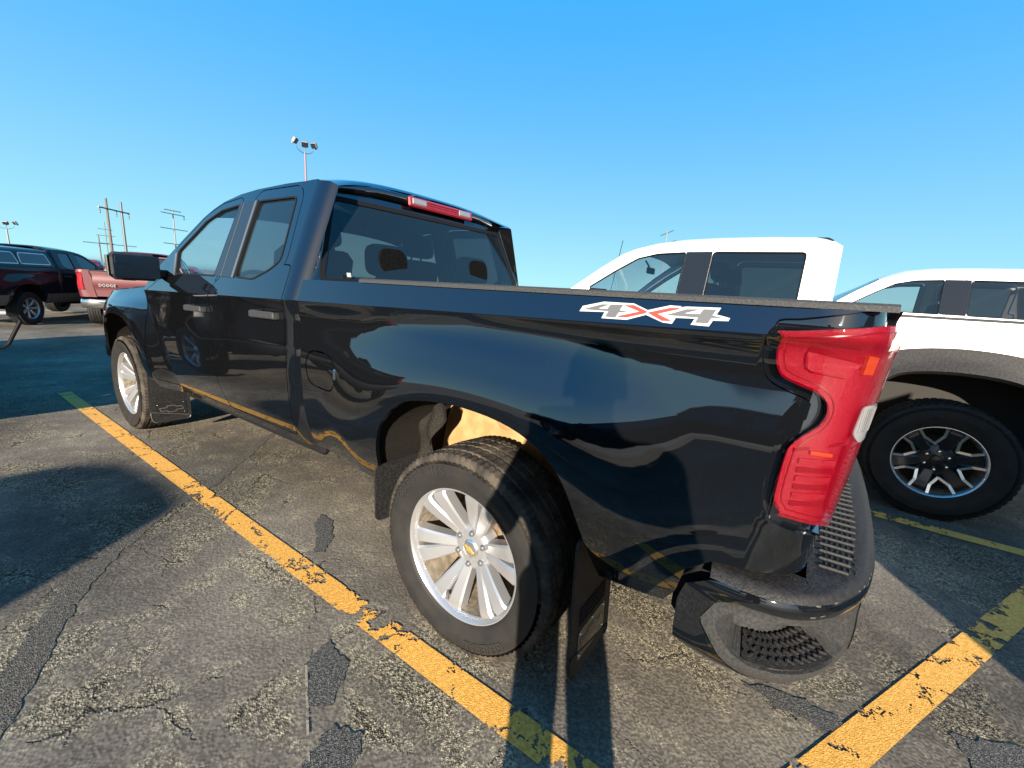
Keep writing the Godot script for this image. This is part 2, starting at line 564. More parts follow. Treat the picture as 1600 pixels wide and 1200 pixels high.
func make_wheel_meshes(style: String, rt: float, rr: float, w: float) -> Dictionary:
	var d := {}
	var h := w * 0.5
	# tyre with ribs, grooves and shoulder lugs
	var b := B.new()
	var segs := 360 if style == "hero" else 240
	var prof := [[rr - 0.012, h * 0.80, 0], [rr + 0.004, h * 0.92, 0], [rr + 0.014, h * 0.97, 0], [rr + 0.02, h * 0.955, 0], [rr + (rt - rr) * 0.36, h * 1.035, 0], [rr + (rt - rr) * 0.5, h * 1.05, 0], [rr + (rt - rr) * 0.66, h * 1.03, 0], [rr + (rt - rr) * 0.70, h * 1.035, 0], [rt - 0.030, h * 0.985, 1], [rt - 0.014, h * 0.945, 2], [rt - 0.005, h * 0.88, 2], [rt - 0.003, h * 0.64, 2], [rt - 0.0115, h * 0.625, 0], [rt - 0.0115, h * 0.545, 0], [rt - 0.001, h * 0.53, 3], [rt, h * 0.22, 3], [rt - 0.0115, h * 0.205, 0], [rt - 0.0115, h * 0.12, 0], [rt, h * 0.105, 4]]
	var m := []
	for i in range(prof.size() - 1, -1, -1):
		m.append([prof[i][0], -prof[i][1], prof[i][2]])
	prof = prof + m
	var rows := []
	for e in prof:
		var ring := PackedVector3Array()
		for j in segs:
			var rad: float = e[0]
			var mark: int = e[2]
			var k := j
			if mark == 1 and k % 4 == 0: rad -= 0.006
			if mark == 2 and k % 4 == 0: rad -= 0.0065
			if mark == 3 and (k + 2) % 5 == 0: rad -= 0.004
			if mark == 4 and (k + 1) % 6 == 0: rad -= 0.004
			var a := TAU * j / segs
			ring.append(Vector3(cos(a) * rad, sin(a) * rad, e[1]))
		rows.append(ring)
	for i in rows.size() - 1:      # each band on its own, so groove walls stay crisp
		b.loft([rows[i], rows[i + 1]], Vector3(0, 0, 0), true) if prof[i][2] >= 1 or prof[i + 1][2] >= 1 or prof[i][0] > rt - 0.02 else null
	d.tread = b.mesh(M.tread if style == "hero" else M.rubber)
	b = B.new()
	var lo := []
	for i in 9:
		lo.append(rows[i])
	b.loft(lo, Vector3.ZERO, true)
	lo = []
	for i in range(rows.size() - 9, rows.size()):
		lo.append(rows[i])
	b.loft(lo, Vector3.ZERO, true)
	d.tyre = b.mesh(M.rubber)
	var ia := Basis.IDENTITY
	# barrel
	b = B.new()
	b.lathe([Vector2(rr + 0.006, h * 0.80), Vector2(rr + 0.008, h * 0.90), Vector2(rr - 0.002, h * 0.90), Vector2(rr - 0.010, h * 0.84), Vector2(rr - 0.016, h * 0.70)], Vector3.ZERO, ia, 64)
	d.barrel = b.mesh(M.alloy if style == "hero" else (M.machined if style == "hex" else M.alloy))
	b = B.new()
	b.lathe([Vector2(rr - 0.016, h * 0.70), Vector2(rr - 0.022, 0.0), Vector2(rr - 0.022, -h * 0.8)], Vector3.ZERO, ia, 64)
	d.inner = b.mesh(M.alloy_in)
	b = B.new()
	b.lathe([Vector2(0.0, -0.02), Vector2(rr * 0.66, -0.02), Vector2(rr * 0.66, -0.05), Vector2(0.0, -0.05)], Vector3.ZERO, ia, 40)
	b.lathe([Vector2(rr * 0.66, -0.06), Vector2(rr - 0.021, -0.062)], Vector3.ZERO, ia, 40)
	d.disc = b.mesh(M.disc if style == "hero" else M.under)
	# spokes
	d.spokes = []
	if style == "hero":
		var hz := h * 0.36
		for k in 12:
			b = B.new()
			var wide := k % 2 == 0
			var a := TAU * (k / 2) / 6.0 + deg_to_rad(10.0 if wide else -10.0) + 0.22
			var bas := Basis(Vector3(0, 0, 1), a)
			var w0 := 0.0155
			var w1 := 0.037
			var sk := -0.006 if wide else 0.006
			spoke(b, bas, 0.055, rr - 0.006, w0, w1, hz, h * 0.85, 0.052, sk)
			d.spokes.append(b.mesh(M.alloy))
		b = B.new()
		b.lathe([Vector2(0.0, hz + 0.004), Vector2(0.058, hz + 0.004), Vector2(0.083, hz - 0.001), Vector2(0.094, hz - 0.014), Vector2(0.096, hz - 0.06)], Vector3.ZERO, ia, 48)
		d.hub = b.mesh(M.alloy)
		b = B.new()
		b.lathe([Vector2(0.0, hz + 0.013), Vector2(0.028, hz + 0.012), Vector2(0.036, hz + 0.009), Vector2(0.040, hz + 0.003)], Vector3.ZERO, ia, 32)
		d.cap = b.mesh(M.machined)
		b = B.new()
		b.prism(bowtie(0.052), hz + 0.0125, hz + 0.0145, func(q: Vector2, z: float) -> Vector3: return Vector3(q.x, q.y, z).rotated(Vector3(0, 0, 1), -0.5))
		d.emblem = b.mesh(M.gold)
		d.lugs = []
		for k in 6:
			var a := TAU * k / 6.0 + 0.45
			var at := Vector3(cos(a), sin(a), 0) * 0.066 + Vector3(0, 0, hz)
			b = B.new()
			b.lathe([Vector2(0.0, 0.017), Vector2(0.007, 0.017), Vector2(0.011, 0.012), Vector2(0.0115, 0.0)], at, ia, 6, 0.99)
			d.lugs.append(b.mesh(M.steel))
		b = B.new()
		b.tube([Vector3(-0.06, -rr + 0.045, h * 0.78), Vector3(-0.06, -rr + 0.06, h * 0.80), Vector3(-0.058, -rr + 0.075, h * 0.80)], 0.006, 6)
		d.valve = b.mesh(M.steel)
	elif style == "hex":
		var hz := h * 0.45
		for k in 6:
			b = B.new()
			var a := TAU * k / 6.0 + 0.26
			spoke(b, Basis(Vector3(0, 0, 1), a), 0.05, rr - 0.004, 0.03, 0.05, hz - 0.004, h * 0.72, 0.05, 0.0)
			d.spokes.append(b.mesh(M.black_rim))
		for k in 6:     # machined rim of each opening
			b = B.new()
			var a0 := TAU * (k + 0.5) / 6.0 + 0.26
			var pts := []
			for e in [[rr - 0.006, -0.30], [rr * 0.72, -0.285], [rr * 0.50, -0.02], [rr * 0.50, 0.02], [rr * 0.72, 0.285], [rr - 0.006, 0.30]]:
				pts.append(Vector2(e[0], 0).rotated(a0 + e[1]))
			for i in pts.size() - 1:
				var q0: Vector2 = pts[i]
				var q1: Vector2 = pts[i + 1]
				var nn := (q1 - q0).normalized().orthogonal() * 0.0085
				var ext := (q1 - q0).normalized() * 0.004
				var z0 := lerpf(hz + 0.006, h * 0.80, (q0.length() - 0.1) / (rr - 0.1))
				var z1 := lerpf(hz + 0.006, h * 0.80, (q1.length() - 0.1) / (rr - 0.1))
				var c0 := q0 - ext
				var c1 := q1 + ext
				b.quad(Vector3(c0.x - nn.x, c0.y - nn.y, z0), Vector3(c1.x - nn.x, c1.y - nn.y, z1), Vector3(c1.x + nn.x, c1.y + nn.y, z1), Vector3(c0.x + nn.x, c0.y + nn.y, z0), Vector3(0, 0, 1))
				b.quad(Vector3(c0.x - nn.x, c0.y - nn.y, z0), Vector3(c1.x - nn.x, c1.y - nn.y, z1), Vector3(c1.x - nn.x, c1.y - nn.y, z1 - 0.03), Vector3(c0.x - nn.x, c0.y - nn.y, z0 - 0.03), Vector3(-nn.x, -nn.y, 0))
				b.quad(Vector3(c0.x + nn.x, c0.y + nn.y, z0), Vector3(c1.x + nn.x, c1.y + nn.y, z1), Vector3(c1.x + nn.x, c1.y + nn.y, z1 - 0.03), Vector3(c0.x + nn.x, c0.y + nn.y, z0 - 0.03), Vector3(nn.x, nn.y, 0))
			d.spokes.append(b.mesh(M.machined))
		b = B.new()
		b.lathe([Vector2(0.0, hz + 0.002), Vector2(0.10, hz), Vector2(0.115, hz - 0.012), Vector2(0.117, hz - 0.05)], Vector3.ZERO, ia, 40)
		d.hub = b.mesh(M.black_rim)
		b = B.new()
		b.lathe([Vector2(0.0, hz + 0.014), Vector2(0.03, hz + 0.012), Vector2(0.036, hz + 0.002)], Vector3.ZERO, ia, 24)
		d.cap = b.mesh(M.black_rim)
		d.lugs = []
		for k in 6:
			var a := TAU * k / 6.0 + 0.5
			b = B.new()
			b.lathe([Vector2(0.0, 0.022), Vector2(0.008, 0.021), Vector2(0.012, 0.014), Vector2(0.0125, 0.0)], Vector3(cos(a), sin(a), 0) * 0.067 + Vector3(0, 0, hz), ia, 8)
			d.lugs.append(b.mesh(M.chrome))
	else:
		var hz := h * 0.5
		for k in 7:
			b = B.new()
			spoke(b, Basis(Vector3(0, 0, 1), TAU * k / 7.0), 0.04, rr - 0.006, 0.022, 0.036, hz, h * 0.82, 0.04, 0.0)
			d.spokes.append(b.mesh(M.alloy))
		b = B.new()
		b.lathe([Vector2(0.0, hz + 0.01), Vector2(0.05, hz + 0.008), Vector2(0.07, hz - 0.01), Vector2(0.07, hz - 0.05)], Vector3.ZERO, ia, 24)
		d.hub = b.mesh(M.alloy)
	return d

func bowtie(w: float) -> PackedVector2Array:
	var x := w * 0.5
	var y := w * 0.17
	return pv([[-x, -y * 0.55], [-x * 0.36, -y * 0.55], [-x * 0.42, -y], [x * 0.30, -y], [x * 0.36, -y * 0.55], [x * 0.86, -y * 0.55], [x, y * 0.55], [x * 0.36, y * 0.55], [x * 0.42, y], [-x * 0.30, y], [-x * 0.36, y * 0.55], [-x * 0.86, y * 0.55]])

func spoke(b: B, bas: Basis, r0: float, r1: float, w0: float, w1: float, z0: float, z1: float, deep: float, skew: float) -> void:
	var rows := []
	var k := 8
	for i in k + 1:
		var t := float(i) / k
		var r := lerpf(r0, r1, t)
		var w := lerpf(w0, w1, pow(t, 0.8))
		var z := z0 + (z1 - z0) * pow(t, 1.15) + 0.008 * sin(t * PI)
		if t > 0.93:
			z -= 0.010
		rows.append([bas * Vector3(r, -w, z - deep), bas * Vector3(r, -w * 0.92, z - 0.012), bas * Vector3(r, -w * 0.66, z - (0.002 if skew < 0 else 0.006)), bas * Vector3(r, w * 0.66, z - (0.006 if skew < 0 else 0.002)), bas * Vector3(r, w * 0.92, z - 0.012), bas * Vector3(r, w, z - deep)])
	for c in 5:
		var two := []
		for r in rows:
			two.append(PackedVector3Array([r[c], r[c + 1]]))
		b.loft(two, bas * Vector3((r0 + r1) * 0.5, 0, z0 - deep))

func add_wheel(root: Node3D, d: Dictionary, x: float, y: float, z: float, s: float, turn: float, style: String) -> Node3D:
	var bs := Basis.IDENTITY if s > 0 else Basis(Vector3.UP, PI)
	var w := group_node("wheel", root, Transform3D(bs * Basis(Vector3(0, 0, 1), turn), Vector3(x, y, z * s)))
	inst("tyre", d.tyre, w)
	inst("tread", d.tread, w)
	inst("rim", d.barrel, w)
	inst("rim_barrel", d.inner, w)
	inst("brake_disc", d.disc, w)
	inst("hub", d.hub, w)
	if d.has("cap"): inst("centre_cap", d.cap, w)
	if d.has("emblem"): inst("emblem", d.emblem, w)
	if d.has("valve"): inst("valve_stem", d.valve, w)
	for i in d.spokes.size():
		inst("spoke" if not (style == "hex" and i >= 6) else "machined_edge", d.spokes[i], w)
	for l in d.get("lugs", []):
		inst("lug_nut", l, w)
	return w

func tyre_text(w: Node3D, words: String, mid: float, rad: float, z: float, size: float) -> void:
	var font := SystemFont.new()
	font.font_names = PackedStringArray(["Droid Sans"])
	font.font_weight = 700
	var step := size * 0.80 / rad
	var k := words.length()
	for i in k:
		if words[i] == " ":
			continue
		var tm := TextMesh.new()
		tm.text = words[i]
		tm.font = font
		tm.font_size = 32
		tm.pixel_size = size / 24.0
		tm.depth = 0.003
		tm.material = M.rubber
		var a := mid - (i - (k - 1) * 0.5) * step
		var o := inst("raised_letter", tm, w)
		o.transform = Transform3D(Basis(Vector3(0, 0, 1), a - PI / 2), Vector3(cos(a) * rad, sin(a) * rad, z))

func seat(root: Node3D, x: float, y: float, z: float, wide: float) -> void:
	var g := group_node("seat", root)
	var b := B.new()
	b.box(Vector3(x - 0.22, y, z), Vector3(0.5, 0.16, wide), Basis(Vector3(0, 0, 1), -0.1), 0.05)
	obj("cushion", b, M.seat, g)
	b = B.new()
	b.box(Vector3(x + 0.10, y + 0.36, z), Vector3(0.15, 0.66, wide), Basis(Vector3(0, 0, 1), -0.22), 0.05)
	obj("backrest", b, M.seat, g)
	b = B.new()
	var hw: float = min(wide * 0.55, 0.27) * 0.5
	for lay in [[-0.05, 0.75], [-0.03, 0.95], [0.0, 1.0], [0.03, 0.95], [0.05, 0.75]]:
		b.prism(rounded(pv([[-hw * lay[1], -0.09 * lay[1]], [hw * lay[1], -0.09 * lay[1]], [hw * lay[1] * 0.9, 0.09 * lay[1]], [-hw * lay[1] * 0.9, 0.09 * lay[1]]]), 0.06, 5), lay[0] - 0.012, lay[0] + 0.012, func(q: Vector2, dd: float) -> Vector3: return Vector3(x + 0.21 + dd - q.y * 0.15, y + 0.79 + q.y, z + q.x))
	b.tube([Vector3(x + 0.18, y + 0.66, z - 0.05), Vector3(x + 0.2, y + 0.74, z - 0.05)], 0.008, 6)
	b.tube([Vector3(x + 0.18, y + 0.66, z + 0.05), Vector3(x + 0.2, y + 0.74, z + 0.05)], 0.008, 6)
	obj("head_restraint", b, M.seat, g)

func pickup(p: Dictionary, called: String, label: String, t: Transform3D) -> Node3D:
	var root := thing(called, label, "pickup truck", t)
	var hero: bool = p.get("hero", false)
	var cell: float = p.get("cell", 0.07)
	var pm: Material = p.paint
	var k: float = p.get("arch", 1.0)
	var xA: float = p.xA
	var belt: float = p.belt
	var glassF: Material = p.get("glass", M.glass)
	var glassR: Material = p.get("tint", M.tint)
	var winF := rounded(pv(p.winF), 0.02)
	var winR := rounded(pv(p.winR), 0.035)
	# the line between the two doors
	var spl := []
	for e in [[0.40, 0.10], [0.53, 0.06], [0.70, -0.005], [0.95, -0.03], [1.20, -0.015], [p.yc - 0.02, 0.0], [belt + 0.02, 0.10], [3.0, 0.10]]:
		spl.append(Vector2(p.xB + e[1], e[0]))
	var leftside := PackedVector2Array([Vector2(-9, 0.4)])
	var rightside := PackedVector2Array()
	for q in spl:
		leftside.append(q - Vector2(0.003, 0)); rightside.append(q + Vector2(0.003, 0))
	leftside.append(Vector2(-9, 3.0))
	rightside.append(Vector2(4, 3.0)); rightside.append(Vector2(4, 0.4))
	var dbot: float = p.get("door_bottom", 0.555)
	var lowF := pv([[xA + 0.06, dbot], [p.xB + 0.4, dbot], [p.xB + 0.4, belt - 0.01], [xA + 0.30, belt - 0.01], [xA + 0.03, p.yc - 0.10], [xA, 0.95], [xA + 0.01, 0.66]])
	var lowR := pv([[p.xB - 0.3, dbot], [p.xdr - 0.02, dbot], [p.xdr, 0.68], [p.xdr, belt + 0.1], [p.xB - 0.3, belt]])
	var doorF: PackedVector2Array = Geometry2D.intersect_polygons(Geometry2D.merge_polygons(lowF, Geometry2D.offset_polygon(winF, 0.040, Geometry2D.JOIN_ROUND)[0])[0], leftside)[0]
	var doorR: PackedVector2Array = Geometry2D.intersect_polygons(Geometry2D.merge_polygons(lowR, Geometry2D.offset_polygon(winR, 0.055, Geometry2D.JOIN_ROUND)[0])[0], rightside)[0]
	doorF = rounded(doorF, 0.02, 2)
	doorR = rounded(doorR, 0.03, 2)
	var gapF: PackedVector2Array = Geometry2D.offset_polygon(doorF, 0.0055)[0]
	var gapR: PackedVector2Array = Geometry2D.offset_polygon(doorR, 0.0055)[0]
	var sill: float = p.get("sill", 0.49)
	var outer := PackedVector2Array([Vector2(xA - 0.005, sill), Vector2(p.xcab, sill + 0.02)])
	for i in range(p.roof.size() - 1, -1, -1):
		outer.append(Vector2(p.roof[i][0], p.roof[i][1]))
	outer.append(Vector2(xA - 0.005, p.yc - 0.08))
	var csf := func(q: Vector2, up: bool) -> Vector3: return Vector3(q.x, q.y, cab_side(p, q.x, q.y, up))
	# bed side outline, in panel measure
	var bedp := pv([[p.xgap, 0.54]])
	for e in arch_line(p, 0.0, k):
		bedp.append(Vector2(e[0], e[1]))
	for e in [[0.72, 0.543], [0.752, 0.60], [0.772, 0.69], [0.83, 0.738], [0.95, 0.752], [p.tail + 0.265, 0.752]]:
		bedp.append(Vector2(e[0], e[1]))
	bedp.append(Vector2(p.tail + 0.265, 1.395)); bedp.append(Vector2(p.xgap, 1.368))
	var lens := pv([[0.91, 1.34], [0.892, 1.325], [0.885, 1.29], [0.89, 1.26], [0.905, 1.236], [0.94, 1.222], [0.975, 1.21], [0.995, 1.19], [1.0, 1.165], [0.99, 1.14], [0.97, 1.12], [0.95, 1.095], [0.94, 1.065], [0.935, 0.96], [0.95, 0.93], [0.975, 0.915], [1.24, 0.905], [1.24, 1.335]])
	var recess := pv([[1.245, 1.368], [0.92, 1.36], [0.88, 1.345], [0.865, 1.31], [0.865, 1.27], [0.88, 1.23], [0.92, 1.21], [0.962, 1.197], [0.978, 1.18], [0.976, 1.15], [0.95, 1.128], [0.93, 1.10], [0.922, 1.07], [0.918, 0.96], [0.935, 0.915], [0.965, 0.892], [1.245, 0.88]])
	lens = spline(lens, 4, true)
	recess = Geometry2D.offset_polygon(spline(recess, 4, true), 0.007, Geometry2D.JOIN_ROUND)[0]
	if not hero:
		lens = pv([[0.93, 1.30], [0.93, 0.93], [1.2, 0.93], [1.2, 1.30]]) if p.get("big_lamp", true) else pv([[1.02, 1.30], [1.02, 0.93], [1.14, 0.93], [1.14, 1.30]])
		recess = Geometry2D.offset_polygon(lens, 0.012)[0]
	for i in lens.size():
		lens[i].x += p.tail - 1.045
	for i in recess.size():
		recess[i].x += p.tail - 1.045
	var fend := PackedVector2Array([Vector2(xA - 0.011, sill + 0.03), Vector2(xA - 0.011, p.yc - 0.045), Vector2(-p.wb + 0.1, p.yc - 0.105), Vector2(-p.wb - 0.45, p.yc - 0.15), Vector2(p.nose + 0.12, p.yc - 0.24), Vector2(p.nose, p.yc - 0.34), Vector2(p.nose, 0.66), Vector2(p.nose + 0.1, 0.56)])
	for e in arch_line(p, -p.wb, k):
		fend.append(Vector2(e[0], e[1]))
	for s in [1.0, -1.0]:
		var seen_side: bool = s > 0 or not p.get("one_side", false)
		# ---- bed side
		var bf := func(q: Vector2, up: bool) -> Vector3: return panel_at(p, q, up)
		var b := B.new()
		var fuel := rounded(pv([[-1.00, 0.89], [-0.81, 0.875], [-0.775, 0.98], [-0.83, 1.045], [-0.985, 1.045], [-1.02, 0.975]]), 0.05)
		var holes := [recess]
		if hero and s > 0:
			holes.append(Geometry2D.offset_polygon(fuel, 0.0075)[0])
		panel(b, p, bedp, holes, bf, s, cell)
		obj("bed_side", b, pm, root)
		if hero and s > 0:
			b = B.new()
			panel(b, p, fuel, [], func(q: Vector2, up: bool) -> Vector3: return panel_at(p, q, up, -0.001), s, cell, 0.012)
			var fd := obj("fuel_door", b, pm, root)
			b = B.new()
			b.box(Vector3(-0.785, 0.962, side(p, -0.785, 0.962, false) + 0.000), Vector3(0.016, 0.05, 0.012), Basis.IDENTITY, 0.005)
			obj("finger_notch", b, M.chrome, fd)
		# ---- rear lamp
		var lampf := func(off: float) -> Callable:
			return func(q: Vector2) -> Vector3: return mir(panel_at(p, q, q.y > crease(p, q.x), off), s)
		var lamp := group_node("tail_light", root)
		b = B.new()
		var low := func(off: float) -> Callable:
			return func(q: Vector2) -> Vector3: return mir(panel_at(p, Vector2(q.x, q.y), false, off + (0.0 if q.y < crease(p, q.x) else -0.20 * (q.y - crease(p, q.x)))), s)
		b.sheet(recess, [], low.call(-0.020), 0.04, Vector3(0.4, 0, s))
		obj("bezel", b, pm if hero else M.trim, lamp)
		if hero:
			b = B.new()
			b.sheet(shrink(lens, 0.003), [], low.call(-0.004), 0.03, Vector3(0.4, 0, s))
			obj("reflector_bowl", b, M.lens_in, lamp)
			b = B.new()
			var fm := func(q: Vector2, d: float) -> Vector3: return low.call(d).call(q)
			b.prism(rounded(pv([[0.945, 1.255], [1.035, 1.245], [1.045, 1.30], [1.03, 1.318], [0.96, 1.318], [0.94, 1.30]]), 0.02), -0.003, 0.006, fm)
			obj("lamp_block", b, M.lens_in, lamp)
			b = B.new()
			b.prism(pv([[1.052, 1.258], [1.078, 1.258], [1.082, 1.296], [1.055, 1.30]]), -0.003, 0.006, fm)  # orange reflection in the lamp, put in as an amber block
			obj("painted_glint", b, M.amber, lamp)
			for i in 6:
				b = B.new()
				b.prism(pv([[0.968, 0.945 + i * 0.021], [1.045, 0.945 + i * 0.021], [1.045, 0.957 + i * 0.021], [0.968, 0.957 + i * 0.021]]), -0.003, 0.004, fm)
				obj("lamp_rib", b, M.lens_in if i % 2 else M.lens_dark, lamp)
			for i in 14:
				b = B.new()
				b.prism(pv([[1.085, 0.925 + i * 0.0125], [1.14, 0.925 + i * 0.0125], [1.14, 0.931 + i * 0.0125], [1.085, 0.931 + i * 0.0125]]), -0.003, 0.006, fm)
				obj("lamp_rib", b, M.lens_in, lamp)
			b = B.new()
			b.prism(pv([[0.985, 1.075], [1.03, 1.072], [1.03, 1.08], [0.985, 1.083]]), -0.003, 0.007, fm)  # second, smaller reflection painted as an amber strip
			obj("painted_glint", b, M.amber, lamp)
			for e in [[0.014, 0.0165]]:
				b = B.new()
				b.sheet(shrink(lens, e[0]), [shrink(lens, e[1])], low.call(-0.001), 0.03, Vector3(0.4, 0, s), 0.003)
				obj("lens_step", b, M.lens_dark, lamp)
			b = B.new()
			b.prism(pv([[1.058, 0.93], [1.062, 0.93], [1.066, 1.10], [1.060, 1.10]]), -0.003, 0.004, fm)
			b.prism(pv([[0.955, 1.075], [1.058, 1.098], [1.058, 1.104], [0.955, 1.082]]), -0.003, 0.004, fm)
			obj("lens_divider", b, M.lens_dark, lamp)
			b = B.new()
			var rev := rounded(pv([[1.06, 1.125], [1.085, 1.105], [1.135, 1.112], [1.14, 1.19], [1.07, 1.19]]), 0.012)
			b.sheet(rev, [], low.call(0.0132), 0.03, Vector3(0.4, 0, s), 0.004)
			for i in 9:
				var xx := 1.07 + i * 0.0078
				b.prism(pv([[xx, 1.13], [xx + 0.003, 1.13], [xx + 0.003, 1.184], [xx, 1.184]]), 0.0134, 0.0142, fm)
			obj("reversing_lens", b, M.clear_lens, lamp)
		b = B.new()
		b.sheet(lens, [], low.call(0.012 if hero else 0.006), 0.03, Vector3(0.4, 0, s), 0.022)
		obj("lens", b, M.lens if hero else M.redsolid, lamp)
		# ---- cab
		b = B.new()
		panel(b, p, outer, [gapF, gapR], csf, s, min(cell, 0.045) if hero else cell)
		obj("cab_frame", b, pm, root)
		for dr in 2:
			var win := winF if dr == 0 else winR
			b = B.new()
			panel(b, p, doorF if dr == 0 else doorR, [win], csf, s, cell)
			var dn := obj("front_door" if dr == 0 else "rear_door", b, pm, root)
			# window, its frame and the rubber
			b = B.new()
			b.sheet(Geometry2D.offset_polygon(win, 0.006)[0], [], func(q: Vector2) -> Vector3: return Vector3(q.x, q.y, (cab_side(p, q.x, q.y, true) - 0.010) * s), 0.1, Vector3(0, 0, s))
			obj("window", b, glassF if dr == 0 else glassR, dn)
			b = B.new()
			var ring: PackedVector2Array = Geometry2D.offset_polygon(win, 0.003)[0]
			b.sheet(ring, [shrink(win, 0.006)], func(q: Vector2) -> Vector3: return Vector3(q.x, q.y, (cab_side(p, q.x, q.y, true) + 0.003) * s), 0.1, Vector3(0, 0, s), 0.014)
			obj("window_seal", b, M.trim if not p.get("bright_seal", false) else M.bright_trim, dn)
			# handle
			b = B.new()
			var hx: float = (p.xB - 0.20) if dr == 0 else (p.xdr - 0.165)
			var hy := crease(p, hx) - (0.092 if dr == 0 else 0.082)
			var hzz := side(p, hx, hy, false)
			b.box(Vector3(hx, hy, (hzz + 0.028) * s), Vector3(0.25, 0.036, 0.016), Basis(Vector3(0, 0, 1), 0.03), 0.006)
			b.box(Vector3(hx - 0.105, hy, (hzz + 0.012) * s), Vector3(0.03, 0.034, 0.03), Basis.IDENTITY, 0.005)
			b.box(Vector3(hx + 0.10, hy, (hzz + 0.012) * s), Vector3(0.05, 0.034, 0.03), Basis.IDENTITY, 0.005)
			obj("handle", b, p.get("handle", M.grey_plastic), dn)
		# black pillar between the windows
		b = B.new()
		var pil := pv(p.pillar)
		b.sheet(pil, [], func(q: Vector2) -> Vector3: return Vector3(q.x, q.y, (cab_side(p, q.x, q.y, true) + 0.004) * s), 0.1, Vector3(0, 0, s), 0.006)
		obj("pillar_cover", b, M.pillar, root)
		if hero:
			for e in [[-1.926, -1.922], [-1.792, -1.772]]:
				b = B.new()
				b.sheet(pv([[e[0], 1.352], [e[1], 1.352], [e[1] - 0.004, 1.785], [e[0] - 0.004, 1.785]]), [], func(q: Vector2) -> Vector3: return Vector3(q.x, q.y, (cab_side(p, q.x, q.y, true) + 0.0065) * s), 0.1, Vector3(0, 0, s), 0.004)
				obj("pillar_strip", b, M.bright_trim, root)
			b = B.new()
			b.sheet(pv([[-2.64, 1.335], [-2.62, 1.335], [-2.705, 1.49], [-2.73, 1.475]]), [], func(q: Vector2) -> Vector3: return Vector3(q.x, q.y, (cab_side(p, q.x, q.y, true) + 0.006) * s), 0.1, Vector3(0, 0, s), 0.005)
			obj("window_divider", b, M.bright_trim, root)
		# ---- front wing
		b = B.new()
		p.fender_now = true
		b.sheet(fend, [], func(q: Vector2) -> Vector3: return Vector3(q.x, q.y, side(p, q.x, q.y, false) * s), cell, Vector3(-0.2, 0.3, s), 0.018)
		p.fender_now = false
		obj("front_wing", b, pm, root)
		# ---- wheel houses
		for xa in [0.0, -p.wb]:
			b = B.new()
			var rowsA := []
			var inner := PackedVector2Array()
			for e in arch_line(p, xa, k * 1.0):
				var zz := side(p, e[0], e[1], false) - 0.012
				var ox: float = e[0] + (e[0] - xa) * 0.05
				var oy: float = e[1] + (e[1] - 0.42) * 0.05
				rowsA.append(PackedVector3Array([Vector3(e[0], e[1], zz * s), Vector3(ox, oy, (zz - 0.03) * s), Vector3(ox, oy, 0.56 * s)]))
				inner.append(Vector2(ox, oy))
			b.loft(rowsA, Vector3(xa, 5.0, 0))
			obj("wheel_house", b, M.liner, root)
			b = B.new()
			inner.append(Vector2(xa + 0.56 * k, 0.40)); inner.append(Vector2(xa - 0.54 * k, 0.40))
			b.prism(inner, 0.55, 0.565, func(q: Vector2, d: float) -> Vector3: return Vector3(q.x, q.y, d * s))
			obj("inner_panel", b, M.rust if hero else M.under, root)
			if hero and xa == 0.0:
				b = B.new()      # ragged plastic liner hanging in front of the wheel
				var lp := pv([[-0.44, 0.48], [-0.36, 0.44], [-0.335, 0.58], [-0.345, 0.70], [-0.29, 0.80], [-0.235, 0.89], [-0.29, 0.91], [-0.36, 0.86], [-0.41, 0.80], [-0.44, 0.66], [-0.425, 0.57]])
				b.sheet(lp, [], func(q: Vector2) -> Vector3: return Vector3(q.x, q.y, (0.78 + 0.016 * sin(q.y * 31.0 + q.x * 9.0) + 0.012 * sin(q.x * 70.0) + 0.20 * (q.x + 0.45)) * s), 0.02, Vector3(0, 0, s), 0.006)
				obj("splash_liner", b, M.liner, root)
				b = B.new()
				b.sheet(pv([[-0.34, 0.965], [-0.10, 1.03], [0.20, 1.01], [0.42, 0.93], [0.44, 0.885], [0.36, 0.90], [0.2, 0.955], [0.06, 0.962], [-0.05, 0.978], [-0.2, 0.955], [-0.3, 0.93]]), [], func(q: Vector2) -> Vector3: return Vector3(q.x, q.y, (0.68 + 0.02 * sin(q.x * 17.0)) * s), 0.03, Vector3(0, 0, s), 0.006)
				obj("liner_lip", b, M.liner, root)
				b = B.new()
				b.lathe([Vector2(0.0, 0.012), Vector2(0.05, 0.010), Vector2(0.062, 0.0)], Vector3(-0.12, 0.83, 0.565 * s), Basis.IDENTITY if s > 0 else Basis(Vector3.UP, PI), 20)
				b.box(Vector3(0.06, 0.87, 0.575 * s), Vector3(0.5, 0.03, 0.02), Basis(Vector3(0, 0, 1), -0.06), 0.006)
				obj("pressed_rib", b, M.rust, root)
		# ---- mirror
		var mg := group_node("door_mirror", root)
		b = B.new()
		var mx: float = p.get("mirror_x", -2.80)
		var my: float = p.get("mirror_y", 1.372)
		var mz: float = 1.115 * p.W / 0.985
		b.box(Vector3(mx, my, mz * s), Vector3(0.13, 0.175, 0.265), Basis(Vector3.UP, -0.10 * s), 0.035)
		b.box(Vector3(mx - 0.02, my - 0.04, (mz - 0.16) * s), Vector3(0.08, 0.06, 0.12), Basis.IDENTITY, 0.012)
		obj("housing", b, p.get("mirror_mat", M.plastic), mg)
		b = B.new()
		b.box(Vector3(mx + 0.066, my, mz * s), Vector3(0.006, 0.145, 0.235), Basis(Vector3.UP, -0.10 * s), 0.002)
		var gl := obj("mirror_glass", b, M.mirror, mg)
		b = B.new()
		b.box(Vector3(mx + 0.071, my + 0.04, (mz + 0.075) * s), Vector3(0.006, 0.05, 0.07), Basis(Vector3.UP, -0.10 * s), 0.0025)
